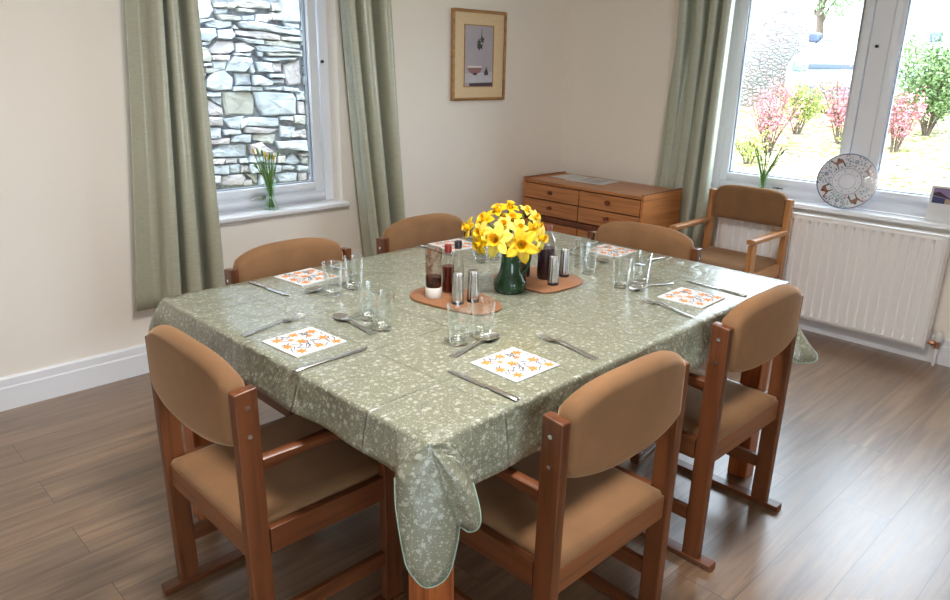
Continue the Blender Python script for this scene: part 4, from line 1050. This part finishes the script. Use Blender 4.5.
for i, ((x, y), lab) in enumerate([((-2.812, -1.908), 'left fluted metal shaker on the mat with the squeezy bottle'), ((-2.762, -1.922), 'right fluted metal shaker on the mat with the squeezy bottle'),
                                   ((-2.437, -1.966), 'front fluted metal shaker beside the large vinegar bottle'), ((-2.330, -1.925), 'rear fluted metal shaker on the mat with the vinegar bottle, nearest the far right place')]):
    place(sh, i == 0, (x, y, ZB), 0, lab, 'fluted metal shakers')

# dark green glass jug with daffodils
JX, JY = -2.580, -1.905
jg = empty('glass_jug', (JX, JY, ZT), 0, 'dark green glass jug holding the daffodils', 'jug')
prof = [(0, 0), (.044, 0), (.050, .004), (.053, .020), (.051, .036), (.043, .050), (.036, .066), (.031, .095), (.029, .120), (.031, .140), (.034, .152)]
inn = [(.031, .150), (.026, .125), (.028, .10), (.032, .07), (.04, .05), (.045, .02), (0, .008)]
n = 48; rings = []; sd = math.atan2(.70, -.72)
for r, z in prof+inn:
    ring = []
    for q in range(n):
        a = 2*pi*q/n; f = 1+(.022*cos(16*a) if z < .04 and r in [p[0] for p in prof] else 0)
        k = sm(.118, .152, z)*max(0, cos(a-sd))**14
        ring.append(((r*f+.022*k)*cos(a), (r*f+.022*k)*sin(a), z+.006*k-(.004*sm(.13, .152, z)*(1-k))))
    rings.append(ring)
MB().loft(rings, False).build('jug_body', M['greenglass'], jg, smooth=True, angle=70)
ha = sd+pi
MB().tube(catmull([(.030*cos(ha), .030*sin(ha), .135), (.052*cos(ha), .052*sin(ha), .14), (.062*cos(ha), .062*sin(ha), .115), (.052*cos(ha), .052*sin(ha), .075), (.038*cos(ha), .038*sin(ha), .06)], 5), .0045, 10).build('jug_handle', M['greenglass'], jg, smooth=True)
def daffodil(p, face, size, pale, label, orange=False):
    size *= 1.12
    p = Vector(p); d = Vector(face).normalized(); e = empty('daffodil', (JX, JY, ZT+.10), 0, label, 'daffodil', 'daffodils in the green jug')
    o = Vector((JX, JY, ZT+.10)); q = p-o; a = d.orthogonal().normalized(); b = d.cross(a)
    m = MB()
    for k in range(6):
        an = k*pi/3+(.1 if k % 2 else 0); dr = a*cos(an)+b*sin(an); sd_ = d.cross(dr); L_ = size*(1 if k % 2 else .95); back = -.06 if k % 2 else .04
        rows = []
        for i in range(6):
            u = i/5; w = L_*.31*(sin(pi*min(1, u*.84+.13))**.9)*(1 if u < .99 else .12)
            row = []
            for j in range(5):
                s_ = -1+j/2; row.append(q+dr*(L_*u*1.0+size*.06)+sd_*(w*s_)+d*(L_*(.10*sin(u*2.6)+back*u+.10*(s_*s_-.5)*(1-u*.5))))
            rows.append(row)
        m.loft(rows, False, 0, closed=False)
    m.build('petals', M['petal_pale' if pale else 'petal'], e, smooth=True, solid=.0008, angle=180)
    size *= 1.05; m = MB(); rings = []
    for i, (r, h) in enumerate(((.10, -.02), (.17, .06), (.20, .22), (.22, .40), (.30, .52), (.34, .55))):
        rings.append([q+d*(size*h)+(a*cos(g)+b*sin(g))*(size*r*(1+(.10*cos(9*g) if i > 3 else 0))) for g in [2*pi*k/27 for k in range(27)]])
    m.loft(rings, False)
    m.build('trumpet', M['trumpet'], e, smooth=True, solid=.0008, angle=180)
    size /= 1.12*1.05; neck = Vector((q.x*.15, q.y*.15, .02)); bk = q-d*size*.35
    pts = catmull([Vector((q.x*.08, q.y*.08, -.06)), neck, neck.lerp(bk, .6)+Vector((0, 0, .015)), bk, q-d*size*.02], 5)
    MB().tube(pts, [.0028]*(len(pts)-6)+[.0034, .004, .0045, .0045, .004, .003], 7).build('stem', M['stem'], e, smooth=True)
cd = Vector((-.734, -.679, .0)); rt = Vector((.7175, -.696, 0))
def fdir(side, tow, up): return cd*tow+rt*side+Vector((0, 0, up))
FL = [((-2.671, -1.924, .941), fdir(-.25, 1, .25), .050, 1, 'large pale yellow daffodil facing the camera at the left front of the bunch'),
      ((-2.618, -1.981, .928), fdir(.05, 1, .15), .052, 0, 'large bright yellow daffodil facing the camera over the front rim of the jug'),
      ((-2.557, -2.002, .944), fdir(1, .7, .1), .036, 1, 'pale yellow daffodil with white edged petals at the far right of the bunch'),
      ((-2.690, -1.880, .958), fdir(-.8, .8, .3), .036, 1, 'pale yellow daffodil at the left of the bunch just above the largest left flower'),
      ((-2.645, -1.850, .985), fdir(-.7, .5, .6), .036, 0, 'golden daffodil at the upper left of the bunch'),
      ((-2.690, -1.827, .965), fdir(-1, .3, .3), .034, 0, 'golden daffodil at the outermost left of the bunch'),
      ((-2.700, -1.885, .926), fdir(-.9, .8, -.2), .034, 0, 'yellow daffodil drooping lowest at the left of the bunch'),
      ((-2.605, -1.866, 1.012), fdir(-.5, .2, 1), .034, 0, 'golden daffodil facing up at the top left of the bunch'),
      ((-2.555, -1.869, 1.018), fdir(.2, .2, 1), .032, 0, 'yellow daffodil at the very top of the bunch'),
      ((-2.580, -1.904, .990), fdir(.1, .6, .8), .034, 0, 'orange yellow daffodil high in the middle of the bunch'),
      ((-2.525, -1.912, 1.012), fdir(.6, .3, .9), .024, 1, 'small pale yellow daffodil standing highest at the right of the bunch'),
      ((-2.515, -1.940, .992), fdir(.8, .6, .5), .027, 1, 'small pale yellow daffodil at the upper right, below the highest right one'),
      ((-2.525, -1.962, .972), fdir(.9, .5, .1), .027, 0, 'small bright yellow daffodil at the right of the bunch, above the white edged one'),
      ((-2.556, -1.966, .961), fdir(.5, 1, .2), .027, 0, 'small bright yellow daffodil just right above the middle front flower'),
      ((-2.622, -1.910, .978), fdir(-.1, .8, .6), .030, 1, 'pale yellow daffodil in the middle of the bunch above the two large front flowers'),
      ((-2.595, -1.950, .972), fdir(.3, .9, .5), .028, 1, 'whitish yellow daffodil in the middle right of the bunch'),
      ((-2.560, -1.990, .912), fdir(.7, .8, -.4), .024, 0, 'small golden daffodil drooping beside the jug rim at the right')]
for p, f, s_, pale, lab in FL: daffodil(p, f, s_, pale, lab)

# ------------------------------------------------------------------ things on the window boards
def sill_vase(loc, label, who, seed, fan_):
    v = empty('flower_vase', loc, 0, label, 'vase')
    MB().lathe([(0, 0), (.036, 0), (.040, .004), (.040, .012), (.028, .035), (.019, .07), (.020, .09), (.027, .125), (.036, .155), (.034, .155), (.025, .125), (.0175, .09), (.0165, .07), (.025, .035), (.034, .012), (0, .008)], n=32, fl=8, flam=.02).build('vase_glass', M['vaseglass'], v, smooth=True, angle=60)
    rr = random.Random(seed)
    for k, (ax, ay) in enumerate(fan_):
        s_ = empty('budding_flower', (loc[0], loc[1], loc[2]+.009), 0, who, 'flower', who)
        h = rr.uniform(.20, .285); a = rr.uniform(0, 6.28); bx, by = .014*cos(a), .014*sin(a)
        pts = catmull([(bx, by, .002), (-bx*.4, -by*.4, .07), (ax*.35, ay*.35, .14), (ax, ay, h)], 5)
        MB().tube(pts, [.0032]*(len(pts)-3)+[.003, .0025, .002], 6).build('stem', M['stem'], s_, smooth=True)
        e = Vector(pts[-1]); d = (Vector(pts[-1])-Vector(pts[-3])).normalized()
        MB().tube([e, e+d*.008, e+d*.020, e+d*.030, e+d*.036], [.002, .0055, .006, .004, .001], 8).build('bud', M['bud'] if k % 3 == 0 else M['stem'], s_, smooth=True)
        if k % 2 == 0:
            lfp = catmull([(bx, by, .002), (ax*.2, ay*.2, .12), (ax*.9+.01, ay*.9, h*.9)], 4)
            MB().tube(lfp, [.004]*(len(lfp)-1)+[.001], 6, flat=.2).build('leaf', M['stem'], s_, smooth=True)
sill_vase((-2.350, .030, .7052), 'waisted glass vase of budding stems on the window board by the stone wall', 'slim green budding stem in the vase on the left window board', 2,
          [(-.075, .0), (-.055, .012), (-.035, -.01), (-.01, .01), (.0, -.015), (.02, .0), (.035, .012), (.05, -.006), (-.06, -.012), (.008, .015)])
sill_vase((.030, -1.515, .7302), 'glass vase of budding stems on the garden window board behind the armchair', 'slim green budding stem in the vase on the garden window board', 6,
          [(.0, .075), (.012, .06), (-.01, .02), (.01, .008), (-.015, -.005), (.0, -.02), (.012, -.07), (-.01, -.09), (.0, -.055)])

# painted plate leaning on the garden window
PR = .153; th = R(17)
pl = empty('painted_plate', (-.030, -2.005, .7305), 0, 'painted plate with camels and flowers leaning against the garden window mullion', 'plate')
yw = R(17); Vr = Vector((sin(yw), -cos(yw), 0)); fh = Vector((cos(yw), sin(yw), 0)); Vu = fh*sin(th)+Vector((0, 0, cos(th))); Vn = Vr.cross(Vu)   # plate axes: right, up, face normal
if Vn.x > 0: Vn = -Vn
PC = Vu*(PR+.002)+Vn*.0
SKW = R(0)
def on_plate(x, y, d):
    c, s_ = cos(SKW), sin(SKW)
    return PC+Vr*(x*c-y*s_)+Vu*(x*s_+y*c)+Vn*d
rings = []
n = 64
for r, d in ((.0, -.006), (.075, -.006), (.085, -.004), (PR-.004, .004), (PR, .0065), (PR-.001, .009), (PR-.006, .0085), (.086, .001), (.078, -.0015), (0, -.0015)):
    rings.append([on_plate(max(r, .0005)*cos(a), max(r, .0005)*sin(a), d) for a in [2*pi*k/n for k in range(n)]])
MB().loft(rings, True).build('plate_body', M['pottery'], pl, smooth=True, angle=60)
def face_d(r): return (-.0015 if r < .078 else (.001 if r < .086 else .001+.0075*(r-.086)/(PR-.092)))+.0003
m = MB()
def ringband(r0, r1, mi, k0=0., k1=2*pi, seg=72):
    a_ = [k0+(k1-k0)*i/seg for i in range(seg+1)]
    m.loft([[on_plate(r*cos(a), r*sin(a), face_d(r)+.0003) for a in a_] for r in (r0, r1)], False, mi, closed=False)
def decal(poly, mi, ex=.0004):
    pts = [on_plate(x, y, face_d(sqrt(x*x+y*y))+ex) for x, y in poly]; m.add(pts, [tuple(range(len(pts)))], mi)
ringband(PR-.007, PR-.002, 1); ringband(.0695, .0715, 1); ringband(.043, .0445, 1); ringband(.038, .039, 4); ringband(.0735, .0745, 4)
camel = [(-.030, .026), (-.034, .030), (-.032, .035), (-.026, .035), (-.021, .027), (-.014, .018), (-.008, .022), (-.002, .032), (.004, .034), (.010, .026), (.016, .024), (.019, .016), (.019, .004), (.022, -.010), (.018, -.010), (.014, .004), (.011, .008), (-.006, .008), (-.009, .002), (-.010, -.012), (-.014, -.012), (-.014, .004), (-.017, .010), (-.022, .016), (-.026, .026)]
def poly_tris(poly, f, mi, ex):
    from mathutils.geometry import tessellate_polygon
    pts = [Vector((x, y, 0)) for x, y in poly]; tr_ = tessellate_polygon([pts])
    vs = [f(x, y) for x, y in poly]
    m.add([on_plate(x, y, face_d(sqrt(x*x+y*y))+ex) for x, y in vs], [tuple(t) for t in tr_], mi)
for k in range(4):
    a0 = R(118)-k*pi/2
    def f(x, y, a0=a0):
        x, y = x*1.2, y*1.2; rad = .096+y; return (rad*cos(a0)-x*-sin(a0)*-1*-1, rad*sin(a0)-x*cos(a0)) if False else (rad*cos(a0)+x*sin(a0), rad*sin(a0)-x*cos(a0))
    poly_tris(camel, f, 3, .0006)
    for hx_ in (-.012, .016): poly_tris([(hx_-.0022, -.016), (hx_+.0022, -.016), (hx_+.0026, .010), (hx_-.0026, .010)], f, 4, .0009)
    poly_tris([(-.002, .020), (.006, .020), (.005, .032), (-.001, .031)], f, 4, .0009)
    # a big blue flower between two camels
    a1 = a0-pi/4
    cx, cy_ = .112*cos(a1), .112*sin(a1)
    decal([(cx+.0105*cos(q), cy_+.0105*sin(q)) for q in [i*pi/8 for i in range(16)]], 1, .0006)
    decal([(cx+.006*cos(q), cy_+.006*sin(q)) for q in [i*pi/5 for i in range(10)]], 0, .0009)
    decal([(cx+.0035*cos(q), cy_+.0035*sin(q)) for q in [i*pi/4 for i in range(8)]], 1, .0012)
rr = random.Random(12); cnt = 0; placed = []
for _ in range(3000):
    if cnt > 120: break
    a = rr.uniform(0, 2*pi); r = rr.uniform(.079, .146)
    x, y = r*cos(a), r*sin(a)
    if any((x-p[0])**2+(y-p[1])**2 < .0105**2 for p in placed): continue
    da = min(abs((a-(R(118)-k*pi/2)+pi) % (2*pi)-pi) for k in range(4)); db = min(abs((a-(R(73)-k*pi/2)+pi) % (2*pi)-pi) for k in range(4))
    if da < .30 and r > .084: continue
    if db < .13 and .095 < r < .13: continue
    placed.append((x, y)); cnt += 1; mi = rr.choice((1, 2, 2, 5, 1, 4)); s_ = rr.uniform(.0032, .0052)
    decal(star(x, y, s_*1.35, 5, rr.uniform(0, 2), .5), mi, .0006)
    for q in range(2):
        g = rr.uniform(0, 6.28); lx, ly = x+.007*cos(g), y+.007*sin(g)
        decal([(lx+.0035*cos(g), ly+.0035*sin(g)), (lx-.0012*sin(g), ly+.0012*cos(g)), (lx-.0035*cos(g), ly-.0035*sin(g)), (lx+.0012*sin(g), ly-.0012*cos(g))], 2, .0006)
for k in range(10):
    a = k*2*pi/10; decal(star(.057*cos(a), .057*sin(a), .005 if k % 2 else .0035, 4, a, .5), 4, .0006)
m.build('painted_decoration', [M['pottery'], M['pot_blue'], M['pot_green'], M['pot_brown'], M['pot_dark'], M['pot_pink']], pl)

# card standing at the right edge of the window board
cd_ = empty('picture_card', (.012, -2.49, .7302), 0, 'white card with a purple landscape photo standing on the garden window board', 'card')
def lean(y, z, d): return (d+z*.10, y, z)
MB().prismf([(-.10, 0), (.09, 0), (.09, .178), (-.10, .178)], lambda a, q: lean(a, q, .004), lambda a, q: lean(a, q, 0)).build('card_sheet', M['paper'], cd_)
MB().prismf([(-.095, .0), (.095, .0), (.095, .14), (-.095, .14)], lambda a, q: (.062-q*.30, a, q), lambda a, q: (.065-q*.30, a, q)).build('card_back', M['paper'], cd_)
phm = [plain('card_mauve_sky', srgb(140, 118, 158), .5), plain('card_navy_water', srgb(60, 64, 104), .5), plain('card_dark_hill', srgb(58, 46, 58), .5), plain('card_sand', srgb(176, 150, 132), .5)]
m = MB(); g = lambda poly, mi, e_: m.add([lean(a, q, -.0002-e_) for a, q in poly], [tuple(range(len(poly)))], mi)
g([(-.092, .092), (.078, .092), (.078, .168), (-.092, .168)], 0, 0)
g([(-.092, .092), (.078, .092), (.078, .115), (-.092, .115)], 3, .0002)
g([(.02, .092), (.078, .092), (.078, .125), (.02, .118)], 1, .0004)
g([(-.02, .115), (.078, .130), (.078, .142), (.05, .150), (.01, .126)], 2, .0005)
m.build('printed_photo', phm, cd_)

# ------------------------------------------------------------------ light
w = bpy.data.worlds.new('sky'); SC.world = w; w.use_nodes = True
nt = w.node_tree; bg = nt.nodes['Background']; bg.inputs[0].default_value = (.74, .87, 1.0, 1); bg.inputs[1].default_value = 2.8
sun = bpy.data.lights.new('sun', 'SUN'); sun.energy = 1.6; sun.angle = R(4); sun.color = (1, .95, .86)
so = bpy.data.objects.new('sun', sun); COL.objects.link(so); so.location = (-4, -8, 9)
so.rotation_euler = Vector((.56, .05, -.83)).to_track_quat('-Z', 'Y').to_euler()
cl_ = empty('fill_light', (-3.1, -2.4, CZ), 0, 'round white fill light added out of view above the table', 'fill light')  # unseen fitting and disk lamp, added to brighten the room
MB().lathe([(0, 0), (.27, 0), (.28, -.015), (.27, -.03), (.262, -.03), (.262, -.012), (0, -.012)], n=40).build('rim', M['gloss_white'], cl_, smooth=True)
al = bpy.data.lights.new('fill_lamp', 'AREA'); al.shape = 'DISK'; al.size = .5; al.energy = 12; al.color = (1, .965, .93)  # added fill source just below the fitting
ao = bpy.data.objects.new('fill_lamp', al); COL.objects.link(ao); ao.location = (-3.1, -2.4, CZ-.035)
def portal(name, loc, nrm, sx, sy):
    l = bpy.data.lights.new(name, 'AREA'); l.shape = 'RECTANGLE'; l.size = sx; l.size_y = sy; l.energy = 1
    o = bpy.data.objects.new(name, l); COL.objects.link(o); o.location = loc
    o.rotation_euler = Vector(nrm).to_track_quat('-Z', 'Z').to_euler(); l.cycles.is_portal = True
portal('portal_back', ((W1[0]+W1[1])/2, .29, 1.33), (0, -1, 0), W1[1]-W1[0], 1.3)
portal('portal_right', (.29, (W2[0]+W2[1])/2, 1.34), (-1, 0, 0), W2[1]-W2[0], 1.28)
portal('portal_front', ((W3[0]+W3[1])/2, YF-.29, 1.1), (0, 1, 0), W3[1]-W3[0], 2.0)

cy = SC.cycles
cy.max_bounces = 10; cy.diffuse_bounces = 6; cy.glossy_bounces = 4; cy.transmission_bounces = 8; cy.transparent_max_bounces = 24
cy.caustics_reflective = False; cy.caustics_refractive = False; cy.sample_clamp_indirect = 6; cy.use_denoising = True
try: cy.denoiser = 'OPENIMAGEDENOISE'; cy.denoising_input_passes = 'RGB_ALBEDO_NORMAL'
except Exception: pass
vs = SC.view_settings
SC.display_settings.display_device = 'sRGB'
vs.view_transform = 'Standard'; vs.look = 'None'; vs.gamma = 1; vs.use_curve_mapping = False; vs.exposure = EXPOSURE
